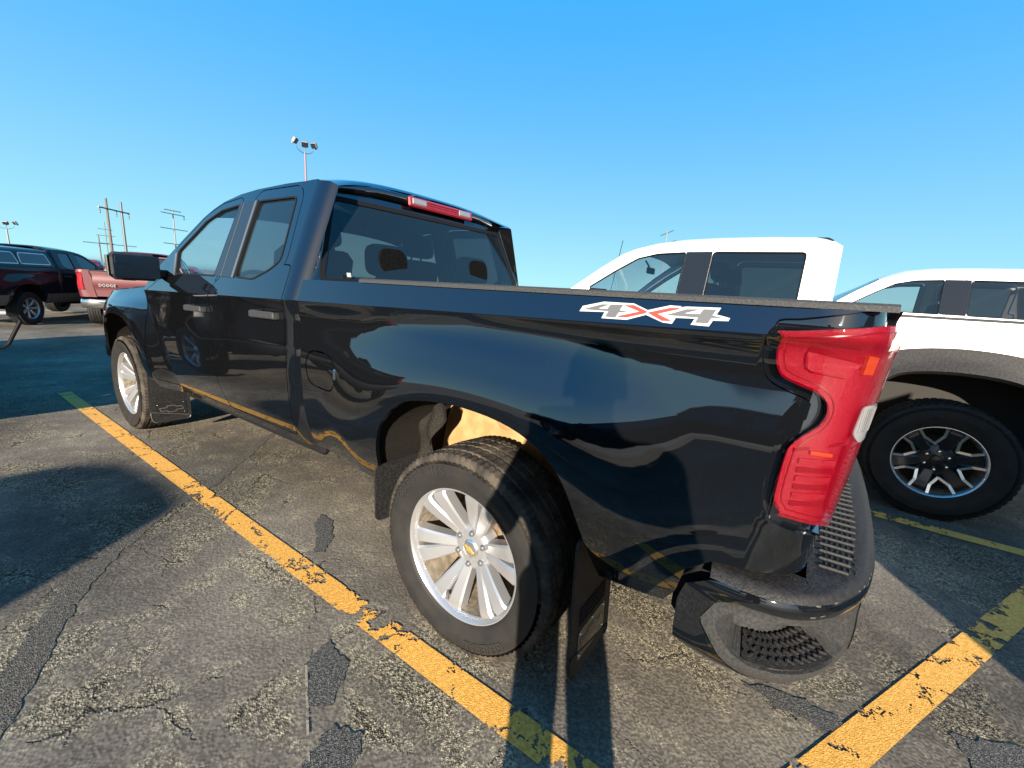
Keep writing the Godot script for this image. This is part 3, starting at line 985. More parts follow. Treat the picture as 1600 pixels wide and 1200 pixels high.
		obj("spot_mirror", b, M.mirror, gl)
		if hero:
			b = B.new()
			b.box(Vector3(mx + 0.0, my, (mz + 0.134) * s), Vector3(0.07, 0.13, 0.006), Basis(Vector3.UP, -0.10 * s), 0.002)
			obj("housing_strip", b, M.bright_trim, mg)
		# ---- black wheel-arch flare
		if p.get("flares", false):
			for xa in [0.0, -p.wb]:
				var a0 := arch_line(p, xa, k)
				var a1 := arch_line(p, xa, k * 1.24)
				var ringp := PackedVector2Array()
				for e in a0: ringp.append(Vector2(e[0], e[1]))
				a1.reverse()
				for e in a1: ringp.append(Vector2(e[0], max(e[1], 0.5)))
				b = B.new()
				b.sheet(ringp, [], func(q: Vector2) -> Vector3:
					var r := Vector2(q.x - xa, q.y - 0.42).length() / (0.49 * k)
					return Vector3(q.x, q.y, (side(p, q.x, q.y, false) + 0.012 + 0.055 * sm(1.34, 1.02, r)) * s), 0.05, Vector3(0, 0.3, s), 0.05)
				obj("arch_flare", b, M.plastic, root)
		# ---- rocker tube below the doors
		b = B.new()
		b.box(Vector3((xA + p.xcab) * 0.5, sill - 0.005, 0.845 * s * p.W), Vector3(p.xcab - xA, 0.09, 0.06), Basis(Vector3(0, 0, 1), 0.012), 0.02)
		obj("rocker_panel", b, M.trim, root)
		b = B.new()
		b.box(Vector3((p.xgap - 0.5) * 0.5, 0.565, 0.86 * s * p.W), Vector3(-p.xgap - 0.5, 0.06, 0.1), Basis.IDENTITY, 0.015)
		obj("bed_underrail", b, M.under, root)
	# ---- roof
	var b := B.new()
	var rows := []
	for e in p.roof:
		var zs := cab_side(p, e[0], e[1], true)
		var l := PackedVector3Array()
		var lift: float = 0.075 * clampf((e[0] - p.roof[0][0]) / 0.9, 0.15, 1.0)
		for i in 21:
			var u := -1.0 + 2.0 * i / 20.0
			l.append(Vector3(e[0] - 0.10 * sm(p.xcab - 0.20, p.xcab - 0.01, e[0]) * (1.0 - pow(abs(u), 6.0)) - (0.18 if e[0] < p.roof[2][0] else 0.05) * (1.0 - u * u) * (1.0 if e[0] < p.roof[3][0] else 0.0), e[1] + lift * (1.0 - pow(abs(u), 3.2)), zs * u))
		rows.append(l)
	var ws := []      # windscreen uses the front rows, the roof the others
	for i in 4:
		ws.append(rows[i])
	var top := []
	for i in range(3, rows.size()):
		top.append(rows[i])
	b.loft(top, Vector3(p.roof[4][0], 0.5, 0))
	obj("roof", b, pm, root)
	b = B.new()
	b.loft(ws, Vector3(p.roof[4][0], 0.5, 0))
	obj("windscreen", b, glassF, root)
	# ---- back of the cab
	var ry: float = p.roof[p.roof.size() - 1][1]
	var rx: float = p.xcab - 0.105
	var backf := func(q: Vector2) -> Vector3:
		var xe: float = lerpf(p.xcab, p.roof[p.roof.size() - 1][0], clampf((q.y - sill - 0.02) / (ry - sill - 0.02), 0.0, 1.0))
		var zmax: float = cab_side(p, xe, q.y, q.y > crease(p, xe))
		var u: float = q.x / 0.8
		var edge_u := clampf((abs(u) - 0.962) / 0.038, 0.0, 1.0)
		return Vector3(rx - 0.27 * (q.y - ry) * (1.0 if q.y > 1.30 else 1.0) - 0.02 * u * u + edge_u * edge_u * (xe - (rx - 0.27 * (q.y - ry)) + 0.02 * u * u), q.y, u * zmax)
	var bp := pv([[-0.8, 0.8], [0.8, 0.8], [0.8, ry], [-0.8, ry]])
	var bg := rounded(pv([[-0.762, 1.37], [0.762, 1.37], [0.752, ry - 0.04], [-0.752, ry - 0.04]]), 0.04)
	b = B.new()
	b.sheet(bp, [bg], backf, 0.02 if hero else 0.05, Vector3(1, 0, 0))
	obj("cab_back", b, pm, root)
	b = B.new()
	b.sheet(Geometry2D.offset_polygon(bg, 0.008)[0], [], func(q: Vector2) -> Vector3: return backf.call(q) - Vector3(0.004, 0, 0), 0.08, Vector3(1, 0, 0))
	obj("rear_window", b, glassR, root)
	b = B.new()
	b.sheet(Geometry2D.offset_polygon(bg, 0.010)[0], [shrink(bg, 0.014)], func(q: Vector2) -> Vector3: return backf.call(q) + Vector3(0.003, 0, 0), 0.08, Vector3(1, 0, 0), 0.01)
	obj("rear_window_seal", b, M.trim, root)
	# ---- bonnet and nose
	b = B.new()
	rows = []
	for i in 13:
		var x: float = lerpf(xA + 0.10, p.nose + 0.02, i / 12.0)
		p.fender_now = true
		var yt: float = table(-x, [[-xA - 0.1, p.yc - 0.05], [p.wb - 0.1, p.yc - 0.105], [p.wb + 0.45, p.yc - 0.15], [-p.nose - 0.12, p.yc - 0.24], [-p.nose, p.yc - 0.34]])
		var zs := side(p, x, yt, false)
		p.fender_now = false
		var l := PackedVector3Array()
		for j in 17:
			var u := -1.0 + j / 8.0
			l.append(Vector3(x - 0.06 * (1.0 - u * u) * (i / 12.0), yt + 0.055 * (1.0 - pow(abs(u), 4.0)) + 0.03 * sm(0.75, 0.55, abs(u)), zs * u))
		rows.append(l)
	b.loft(rows, Vector3(-p.wb, 0, 0))
	obj("bonnet", b, pm, root)
	b = B.new()
	b.box(Vector3(p.nose + 0.02, 0.86, 0), Vector3(0.10, 0.40, 1.36), Basis.IDENTITY, 0.03)
	for i in 5:
		b.box(Vector3(p.nose - 0.035, 0.71 + i * 0.07, 0), Vector3(0.02, 0.022, 1.2), Basis.IDENTITY, 0.006)
	obj("grille", b, M.trim, root)
	for s in [1.0, -1.0]:
		b = B.new()
		b.box(Vector3(p.nose + 0.05, 0.90, 0.76 * s), Vector3(0.12, 0.20, 0.26), Basis(Vector3.UP, 0.35 * s), 0.03)
		obj("headlight", b, M.clear_lens, root)
	b = B.new()
	b.box(Vector3(p.nose + 0.03, 0.56, 0), Vector3(0.22, 0.20, 1.80), Basis.IDENTITY, 0.05)
	obj("front_bumper", b, p.get("bumper_mat", M.plastic), root)
	# ---- bed: rails, walls, floor, tailgate
	for s in [1.0, -1.0]:
		b = B.new()
		b.box(Vector3((p.xgap + 1.06) * 0.5, 1.377, 0.865 * s * p.W / 0.985), Vector3(1.04 - p.xgap, 0.012, 0.145), Basis(Vector3(0, 0, 1), 0.0125), 0.003)
		b.box(Vector3((p.xgap + 1.0) * 0.5, 1.225, 0.80 * s * p.W / 0.985), Vector3(1.0 - p.xgap, 0.29, 0.02), Basis.IDENTITY, 0.0)
		obj("bed_wall", b, pm, root)
		b = B.new()
		var x0: float = -0.634 if hero else p.xgap + 0.05
		rows = []
		for i in 13:
			var x: float = lerpf(x0, p.tail + 0.035, i / 12.0)
			var yb: float = 1.3695 + 0.0205 * (x - p.xgap) / 2.1
			var ze: float = side(p, min(x, 0.9), yb, true) + 0.004
			if x > p.tail - 0.06: ze -= 3.0 * pow(x - p.tail + 0.06, 2.0)
			rows.append([Vector3(x, yb + 0.001, (ze) * s), Vector3(x, yb + 0.013, (ze - 0.003) * s), Vector3(x, yb + 0.018, (ze - 0.013) * s), Vector3(x, yb + 0.018, 0.79 * s * p.W / 0.985)])
		for c in 3:
			var two := []
			for r in rows: two.append(PackedVector3Array([r[c], r[c + 1]]))
			b.loft(two, Vector3(0, 1.2, 0.85 * s))
		b.quad(rows[0][0], rows[0][1], rows[0][2], rows[0][3], Vector3(-1, 0, 0))
		obj("rail_cap", b, M.rail_cap, root)
	b = B.new()
	b.box(Vector3((p.xgap + 1.0) * 0.5, 1.085, 0), Vector3(1.0 - p.xgap, 0.03, 1.6 * p.W))
	b.box(Vector3(p.xgap + 0.02, 1.10, 0), Vector3(0.03, 0.54, 1.66 * p.W))
	obj("bed_floor", b, M.trim, root)
	b = B.new()
	var tgf := func(q: Vector2) -> Vector3: return Vector3(tail_x(p, q.y) - 0.004 - 0.012 * sm(0.02, 0.10, absf(q.y - 1.10) - 0.05), q.y, q.x)
	var zt: float = (0.985 - 0.13 - 0.055) * p.W / 0.985
	b.sheet(pv([[-zt, 0.77], [zt, 0.77], [zt, 1.37], [-zt, 1.37]]), [], tgf, 0.1, Vector3(1, 0, 0), 0.03)
	var tg := obj("tailgate", b, pm, root)
	b = B.new()
	b.box(Vector3(p.tail + 0.02, 1.380, 0), Vector3(0.07, 0.025, 1.54 * p.W), Basis.IDENTITY, 0.008)
	obj("tailgate_cap", b, M.rail_cap, tg)
	b = B.new()
	b.box(Vector3(p.tail + 0.052, 1.235, 0), Vector3(0.02, 0.075, 0.26), Basis.IDENTITY, 0.008)
	obj("tailgate_handle", b, M.plastic, tg)
	# ---- underside
	b = B.new()
	for s in [1.0, -1.0]:
		b.box(Vector3(-p.wb * 0.5 + 0.15, 0.60, 0.46 * s), Vector3(p.wb + 1.5, 0.14, 0.08))
	b.box(Vector3(-p.wb * 0.5 - 0.3, 0.72, 0), Vector3(p.wb * 0.55, 0.1, 1.3))
	b.box(Vector3(-p.wb - 0.1, 0.80, 0), Vector3(0.9, 0.3, 0.9))
	b.tube([Vector3(0, p.wheel_y, -0.75), Vector3(0, p.wheel_y, 0.75)], 0.05, 10)
	b.tube([Vector3(-p.wb, p.wheel_y, -0.75), Vector3(-p.wb, p.wheel_y, 0.75)], 0.04, 10)
	b.lathe([Vector2(0, 0.14), Vector2(0.1, 0.11), Vector2(0.14, 0.0), Vector2(0.1, -0.11), Vector2(0, -0.14)], Vector3(0, p.wheel_y, 0), Basis.IDENTITY, 16)
	obj("chassis", b, M.under, root)
	# ---- cabin
	b = B.new()
	b.box(Vector3((xA + p.xcab) * 0.5 + 0.06, 0.66, 0), Vector3(p.xcab - xA - 0.16, 0.06, 1.7))
	obj("cabin_floor", b, M.cabin, root)
	b = B.new()
	b.box(Vector3(xA + 0.38, 1.10, 0), Vector3(0.42, 0.34, 1.66), Basis(Vector3(0, 0, 1), -0.08), 0.06)
	obj("dashboard", b, M.cabin, root)
	var sx: float = p.xB + 0.05
	for s in [1.0, -1.0]:
		seat(root, sx, 0.88, 0.42 * s, 0.52)
	var sr: float = p.xdr - 0.13
	for s in [1.0, -1.0]:
		seat(root, sr - 0.04, 0.71, 0.38 * s, 0.62)
	var sw := group_node("steering_wheel", root)
	b = B.new()
	var loop := []
	for i in 24:
		var a := TAU * i / 24
		loop.append(Vector3(sx - 0.58, 1.22, 0.42) + Basis(Vector3(0, 0, 1), 0.45) * Vector3(0, cos(a), sin(a)) * 0.19)
	b.tube(loop, 0.016, 8, false, true)
	obj("rim", b, M.cabin, sw)
	b = B.new()
	b.box(Vector3(sx - 0.60, 1.21, 0.42), Vector3(0.05, 0.12, 0.30), Basis(Vector3(0, 0, 1), 0.45), 0.02)
	obj("hub", b, M.cabin, sw)
	b = B.new()
	b.box(Vector3(p.roof[3][0] + 0.02, p.roof[3][1] - 0.10, 0), Vector3(0.02, 0.07, 0.25), Basis.IDENTITY, 0.01)
	b.tube([Vector3(p.roof[3][0], p.roof[3][1] - 0.06, 0), Vector3(p.roof[3][0] - 0.05, p.roof[3][1] + 0.01, 0)], 0.01, 6)
	obj("rear_view_mirror", b, M.cabin, root)
	# ---- wheels
	var d: Dictionary = p.wheels
	var zf: float = p.get("wheel_z", 0.868)
	for xa in [0.0, -p.wb]:
		for s in [1.0, -1.0]:
			var w := add_wheel(root, d, xa, p.wheel_y, zf, s, 0.0 if xa == 0.0 else 0.5, p.style)
			if hero and s > 0 and xa == 0.0:
				tyre_text(w, "GRABBER HTS", deg_to_rad(128), 0.336, 0.1452, 0.036)
				tyre_text(w, "GENERAL", deg_to_rad(-62), 0.336, 0.1452, 0.036)
	return root

# ---------------------------------------------------------------- parts that only the black pickup shows
const BUMPER := [[0.765, 0.968], [0.85, 0.985], [0.94, 0.985], [1.02, 0.962], [1.085, 0.905], [1.128, 0.835], [1.166, 0.74], [1.190, 0.58], [1.203, 0.32], [1.208, 0.0]]

func bumper_at(s: float) -> Array:
	# place and outward normal at arc length s along the plan of the bumper
	var c := 0.0
	for i in BUMPER.size() - 1:
		var a := Vector2(BUMPER[i][0], BUMPER[i][1])
		var b := Vector2(BUMPER[i + 1][0], BUMPER[i + 1][1])
		var l := a.distance_to(b)
		if s <= c + l or i == BUMPER.size() - 2:
			var pa := Vector2(BUMPER[max(i - 1, 0)][0], BUMPER[max(i - 1, 0)][1])
			var nb := Vector2(BUMPER[min(i + 2, BUMPER.size() - 1)][0], BUMPER[min(i + 2, BUMPER.size() - 1)][1])
			if i == BUMPER.size() - 2: nb = b + Vector2(0.005, -0.3)
			var t := clampf((s - c) / l, 0.0, 1.0)
			var q := a.cubic_interpolate(b, pa, nb, t)
			var d := (a.cubic_interpolate(b, pa, nb, min(t + 0.02, 1.02)) - a.cubic_interpolate(b, pa, nb, t - 0.02)).normalized()
			return [q, Vector2(-d.y, d.x)]
		c += l
	return [Vector2.ZERO, Vector2.RIGHT]

func bumper_f(q: Vector2, off := 0.0) -> Vector3:
	var e := bumper_at(q.x)
	var o := off + table(q.y, [[0.44, -0.05], [0.46, -0.022], [0.485, -0.006], [0.53, 0.0], [0.655, 0.0], [0.676, 0.006], [0.695, 0.007], [0.706, 0.003], [0.716, -0.004], [0.722, -0.012]])
	return Vector3(e[0].x + e[1].x * o, q.y, e[0].y + e[1].y * o)

func sheet_pos(b: B, poly: PackedVector2Array, holes: Array, f: Callable, cell: float, out: Vector3, s: float, fl: float) -> void:
	b.sheet(poly, holes, func(q: Vector2) -> Vector3: return mir(f.call(q), s), cell, Vector3(out.x, out.y, out.z * s), fl)

func hero_extras(root: Node3D, p: Dictionary) -> void:
	var b: B
	# ---- rear bumper
	var bump := group_node("rear_bumper", root)
	var total := 1.42
	var shell := pv([[0.0, 0.475], [0.0, 0.60], [0.022, 0.655], [0.075, 0.700], [0.10, 0.706], [total, 0.706], [total, 0.48], [0.22, 0.448], [0.10, 0.452]])
	var insert := rounded(pv([[0.062, 0.575], [0.095, 0.648], [0.15, 0.668], [0.56, 0.668], [0.56, 0.447], [0.20, 0.447], [0.125, 0.492]]), 0.02)
	var pocket := rounded(pv([[0.098, 0.575], [0.122, 0.625], [0.17, 0.645], [0.50, 0.645], [0.485, 0.545], [0.44, 0.508], [0.19, 0.505], [0.15, 0.52]]), 0.02)
	for s in [1.0, -1.0]:
		b = B.new()
		sheet_pos(b, shell, [insert], func(q: Vector2) -> Vector3: return bumper_f(q), 0.02, Vector3(0.6, 0.1, 0.8), s, 0.012)
		obj("bumper_bar", b, M.paint, bump)
		b = B.new()
		sheet_pos(b, shrink(insert, 0.002), [pocket], func(q: Vector2) -> Vector3: return bumper_f(q, -0.003), 0.02, Vector3(0.6, 0.1, 0.8), s, 0.010)
		# walls of the step pocket
		for i in pocket.size():
			var q0 := pocket[i]
			var q1 := pocket[(i + 1) % pocket.size()]
			var r0 := Vector2(clampf(q0.x, 0.13, 0.46), clampf(q0.y, 0.530, 0.640))
			var r1 := Vector2(clampf(q1.x, 0.13, 0.46), clampf(q1.y, 0.530, 0.640))
			b.quad(mir(bumper_f(q0, -0.003), s), mir(bumper_f(q1, -0.003), s), mir(bumper_f(r1, -0.115), s), mir(bumper_f(r0, -0.115), s), Vector3(0, 1, 0) if q0.y < 0.56 else Vector3(0, -1, 0.2 * s))
		sheet_pos(b, pv([[0.13, 0.530], [0.46, 0.530], [0.46, 0.640], [0.13, 0.640]]), [], func(q: Vector2) -> Vector3: return bumper_f(q, -0.114), 0.03, Vector3(0.6, 0.1, 0.8), s, 0.0)
		obj("corner_insert", b, M.grey_plastic, bump)
		# rubber tread with raised chevrons
		b = B.new()
		var trf := func(q: Vector2, h: float) -> Vector3:
			var e := bumper_at(q.x)
			var o: float = -0.008 - q.y
			var yy: float = 0.512 + 0.018 * clampf(q.y / 0.10, 0.0, 1.0) + h
			return mir(Vector3(e[0].x + e[1].x * o, yy, e[0].y + e[1].y * o), s)
		var rws := []
		for i in 15:
			var l := PackedVector3Array()
			for j in 4:
				l.append(trf.call(Vector2(lerpf(0.175, 0.455, i / 14.0), j / 3.0 * 0.098), 0.004))
			rws.append(l)
		b.loft(rws, Vector3(1.0, 0.2, 0.8 * s))
		for row in 4:
			for i in 11:
				var c := Vector2(0.190 + i * 0.0245 + (0.012 if row % 2 else 0.0), 0.012 + row * 0.0235)
				if c.x > 0.45: continue
				for sg in [-1.0, 1.0]:
					var q0 := c
					var q1 := c + Vector2(0.011 * sg, 0.013)
					var nn := (q1 - q0).normalized().orthogonal() * 0.0022
					b.prism(PackedVector2Array([q0 - nn, q1 - nn, q1 + nn, q0 + nn]), 0.004, 0.009, trf)
		obj("step_tread", b, M.plastic, bump)
		# flat top pad with long ribs
		b = B.new()
		rws = []
		for i in 25:
			var ss := lerpf(0.075, total, i / 24.0)
			var o := bumper_f(Vector2(ss, 0.706), 0.001)
			var inn := Vector3(min(o.x - 0.02, 1.035), 0.722, min(o.z, 0.90) - 0.05 * clampf((o.z - 0.8) / 0.2, 0.0, 1.0))
			var l := PackedVector3Array()
			for j in 6:
				var u := j / 5.0
				var e := o.lerp(inn, [0.0, 0.06, 0.14, 0.26, 0.6, 1.0][j])
				e.y = 0.7065 + [0.0, 0.011, 0.018, 0.0215, 0.0215, 0.0215][j]
				l.append(mir(e, s))
			rws.append(l)
		b.loft(rws, Vector3(1.0, 0.2, 0.8 * s))
		var pad := obj("step_pad", b, M.plastic, bump)
		for i in 17:
			var z := 0.775 - i * 0.046
			var xe := 1.17 - 0.15 * pow(max(z - 0.42, 0.0), 1.6)
			b = B.new()
			b.box(Vector3((1.065 + xe) * 0.5 - 0.012, 0.7315, z * s), Vector3(xe - 1.075, 0.007, 0.010), Basis(Vector3.UP, 0.05 * s), 0.003)
			obj("pad_rib", b, M.rail_cap, pad)
			b = B.new()
			for j in 6:
				b.box(Vector3(1.075 + j * 0.013, 0.7295, (z - 0.023) * s), Vector3(0.005, 0.004, 0.016), Basis.IDENTITY, 0.001)
			obj("pad_studs", b, M.plastic, pad)
		# scuffed edge of the corner
		b = B.new()
		var rg := RandomNumberGenerator.new()
		rg.seed = 41
		for i in 26:
			var c := Vector2(0.30 + rg.randf() * 0.30, 0.671 + pow(rg.randf(), 0.6) * 0.010)
			if rg.randf() < 0.45: c.y = 0.706 + rg.randf() * 0.006
			var pr := PackedVector2Array()
			for j in 6:
				pr.append(c + Vector2(cos(j * 1.047) * (0.003 + rg.randf() * 0.010), sin(j * 1.047) * (0.0008 + rg.randf() * 0.0022)))
			b.sheet(pr, [], func(q: Vector2) -> Vector3: return mir(bumper_f(q, 0.0007), s), 0.03, Vector3(0.6, 0.1, 0.8 * s))
		obj("paint_scuff", b, M.bright_trim, bump).set_meta("kind", "stuff")
	b = B.new()
	b.box(Vector3(1.02, 0.58, 0), Vector3(0.12, 0.12, 1.5))
	b.box(Vector3(1.10, 0.46, 0), Vector3(0.22, 0.075, 0.075), Basis.IDENTITY, 0.008)
	obj("tow_hitch", b, M.under, bump)
	# ---- lower corner of the bed behind the lamp
	for s in [1.0, -1.0]:
		b = B.new()
		b.box(Vector3(0.88, 0.60, 0.62 * s), Vector3(0.24, 0.10, 0.12), Basis.IDENTITY, 0.02)
		obj("bumper_bracket", b, M.under, root)
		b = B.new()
		b.box(Vector3(0.80, 0.63, 0.815 * s), Vector3(0.115, 0.22, 0.23), Basis.IDENTITY, 0.015)  # dark block added to stand for the shade in the bumper gap
		obj("gap_shade_block", b, M.trim, root)
	# ---- 4x4 badge printed on the bed side
	var dec := group_node("four_wheel_drive_decal", root)
	var df := func(off: float) -> Callable:
		return func(q: Vector2) -> Vector3: return Vector3(q.x, q.y - 0.006, side(p, q.x, q.y - 0.006, true) + off)
	var shapes := [
		["decal_outline", M.decal_white, [[0.395, 1.346], [0.401, 1.361], [0.461, 1.377], [0.546, 1.378], [0.586, 1.364], [0.639, 1.380], [0.666, 1.380], [0.664, 1.377], [0.679, 1.380], [0.757, 1.383], [0.750, 1.367], [0.781, 1.361], [0.778, 1.354], [0.745, 1.352], [0.739, 1.338], [0.698, 1.338], [0.704, 1.353], [0.659, 1.351], [0.653, 1.336], [0.630, 1.337], [0.584, 1.352], [0.536, 1.335], [0.465, 1.333], [0.470, 1.350]], 0.0014],
		["figure_four", M.decal_grey, [[0.404, 1.3525], [0.458, 1.370], [0.479, 1.371], [0.449, 1.358], [0.4755, 1.3585], [0.483, 1.371], [0.518, 1.373], [0.511, 1.358], [0.537, 1.356], [0.510, 1.352], [0.504, 1.338], [0.475, 1.338], [0.481, 1.353]], 0.0026],
		["letter_stroke", M.decal_red, [[0.520, 1.372], [0.547, 1.374], [0.585, 1.361], [0.582, 1.356], [0.534, 1.341], [0.510, 1.340], [0.515, 1.344], [0.566, 1.359]], 0.0026],
		["letter_stroke", M.decal_red, [[0.587, 1.358], [0.640, 1.374], [0.664, 1.376], [0.660, 1.372], [0.613, 1.357], [0.647, 1.345], [0.649, 1.342], [0.628, 1.341]], 0.0026],
		["figure_four", M.decal_grey, [[0.635, 1.356], [0.681, 1.374], [0.713, 1.376], [0.676, 1.3635], [0.7135, 1.365], [0.720, 1.377], [0.748, 1.378], [0.742, 1.364], [0.768, 1.360], [0.741, 1.358], [0.736, 1.345], [0.707, 1.344], [0.712, 1.3565]], 0.0026]]
	for e in shapes:
		b = B.new()
		b.sheet(pv(e[2]), [], df.call(e[3]), 0.04, Vector3(0, 0, 1), 0.0012)
		obj(e[0], b, e[1], dec)
	# ---- roof spoiler with the third brake light
	b = B.new()
	var rows := []
	for i in 31:
		var z := lerpf(-0.74, 0.74, i / 30.0)
		var u: float = abs(z) / 0.74
		var yt := 1.888 - 0.030 * pow(u, 4.0) + (0.006 if u < 0.62 else 0.0)
		var xt := -1.17 - 0.03 * pow(u, 6.0)
		rows.append(PackedVector3Array([Vector3(-1.36, yt + 0.014, z), Vector3(-1.26, yt + 0.012, z), Vector3(xt - 0.015, yt, z), Vector3(xt, yt - 0.010, z), Vector3(xt - 0.002, yt - 0.040 - 0.014 * pow(u, 3.0), z), Vector3(xt - 0.04, yt - 0.062, z)]))
	b.loft(rows, Vector3(-1.4, 1.8, 0))
	obj("roof_spoiler", b, M.paint, root)
	var br := group_node("high_brake_light", root)
	b = B.new()
	b.box(Vector3(-1.163, 1.858, -0.06), Vector3(0.018, 0.058, 0.575), Basis(Vector3(0, 0, 1), 0.12), 0.008)
	obj("lens", b, M.redsolid, br)
	for z in [0.145, -0.265]:
		b = B.new()
		b.box(Vector3(-1.155, 1.862, z), Vector3(0.012, 0.036, 0.115), Basis(Vector3(0, 0, 1), 0.12), 0.005)
		obj("cargo_lamp", b, M.clear_lens, br)
	b = B.new()
	for i in 3:
		b.box(Vector3(-1.154, 1.872 - i * 0.013, -0.06), Vector3(0.008, 0.003, 0.28), Basis(Vector3(0, 0, 1), 0.12), 0.001)
	obj("lens_ridge", b, M.lens_in, br)
	# ---- mud flaps
	for s in [1.0, -1.0]:
		for xa in [0.0, -p.wb]:
			var fl := group_node("mud_flap", root)
			b = B.new()
			var fp := rounded(pv([[0.70, 0.165], [1.00, 0.165], [1.015, 0.23], [1.0, 0.66], [0.70, 0.66]]), 0.03)
			if xa < -1: fp = rounded(pv([[0.72, 0.155], [0.985, 0.155], [1.0, 0.22], [0.985, 0.60], [0.72, 0.60]]), 0.03)
			var fx: float = xa + 0.475
			var ff := func(q: Vector2, d: float) -> Vector3: return Vector3(fx + d + 0.10 * (0.6 - q.y) * 0.4, q.y, q.x * s)
			b.prism(fp, -0.004, 0.004, ff)
			obj("flap", b, M.plastic, fl)
			var cz: float = 0.855
			var cy: float = fp[0].y + 0.075
			b = B.new()
			var plate := rounded(pv([[cz - 0.105, cy - 0.055], [cz + 0.105, cy - 0.055], [cz + 0.105, cy + 0.055], [cz - 0.105, cy + 0.055]]), 0.02)
			b.prism(plate, 0.0045, 0.006, ff)
			obj("plate", b, M.black_rim, fl)
			b = B.new()
			var ob := bowtie(0.17)
			var ib := shrink(ob, 0.007)
			for i in ob.size(): ob[i] += Vector2(cz, cy)
			for i in ib.size(): ib[i] += Vector2(cz, cy)
			b.prism(ob, 0.0062, 0.0075, ff)
			obj("emblem_edge", b, M.bright_trim, fl)
			b = B.new()
			b.prism(ib, 0.0076, 0.0085, ff)
			obj("emblem_face", b, M.black_rim, fl)
			for e in [[-0.09, -0.04], [0.09, -0.04], [-0.09, 0.042], [0.09, 0.042], [0.0, 0.048]]:
				b = B.new()
				var at: Vector3 = ff.call(Vector2(cz + e[0], cy + e[1]), 0.006)
				b.lathe([Vector2(0, 0.004), Vector2(0.004, 0.003), Vector2(0.005, 0)], at, Basis(Vector3.UP, PI / 2), 8)
				obj("rivet", b, M.chrome, fl)
			for i in 5:
				b = B.new()
				b.prism(pv([[cz - 0.10, cy + 0.075 + i * 0.014], [cz + 0.10, cy + 0.075 + i * 0.014], [cz + 0.10, cy + 0.079 + i * 0.014], [cz - 0.10, cy + 0.079 + i * 0.014]]), 0.0045, 0.008, ff)
				obj("flap_rib", b, M.plastic, fl)
			b = B.new()
			var po := []
			for q in shrink(fp, 0.006): 
				if q.y < 0.56: po.append(ff.call(q, 0.004))
			b.tube(po, 0.004, 6)
			obj("flap_bead", b, M.bright_trim if xa < -1 else M.plastic, fl)
		# guard in front of the rear wheel
		b = B.new()
		b.prism(rounded(pv([[0.76, 0.33], [0.99, 0.36], [1.0, 0.62], [0.74, 0.62]]), 0.03), -0.004, 0.004, func(q: Vector2, d: float) -> Vector3: return Vector3(-0.478 + d - 0.10 * (0.6 - q.y) * 0.3, q.y, q.x * s))
		obj("wheel_guard", b, M.plastic, root)
	# ---- parking sticker in the back window
	b = B.new()
	b.box(Vector3(-1.068, 1.405, 0.70), Vector3(0.002, 0.022, 0.022), Basis(Vector3(0, 0, 1), 0.26))
	obj("window_sticker", b, M.decal_white, root)

# ---------------------------------------------------------------- plain rear bumper for the other pickups
func plain_bumper(root: Node3D, p: Dictionary, m: Material) -> void:
	var b := B.new()
	var rows := []
	for i in 17:
		var z: float = lerpf(-0.94, 0.94, i / 16.0) * p.W / 0.985
		var x: float = p.tail + 0.11 - 0.16 * pow(abs(z) / 0.95, 6.0)
		rows.append(PackedVector3Array([Vector3(x - 0.16, 0.70, z), Vector3(x - 0.02, 0.70, z), Vector3(x, 0.68, z), Vector3(x + 0.01, 0.60, z), Vector3(x - 0.015, 0.52, z), Vector3(x - 0.05, 0.48, z), Vector3(x - 0.16, 0.48, z)]))
	b.loft(rows, Vector3(p.tail - 0.1, 0.58, 0))
	obj("rear_bumper", b, m, root)

# ---------------------------------------------------------------- ground
func ground_y(x: float) -> float:
	return -0.03 * (clampf(-5.8 - x, 0.0, 11.0) - 1.2 * (1.0 - exp(-clampf(-5.8 - x, 0.0, 11.0) / 1.2)))

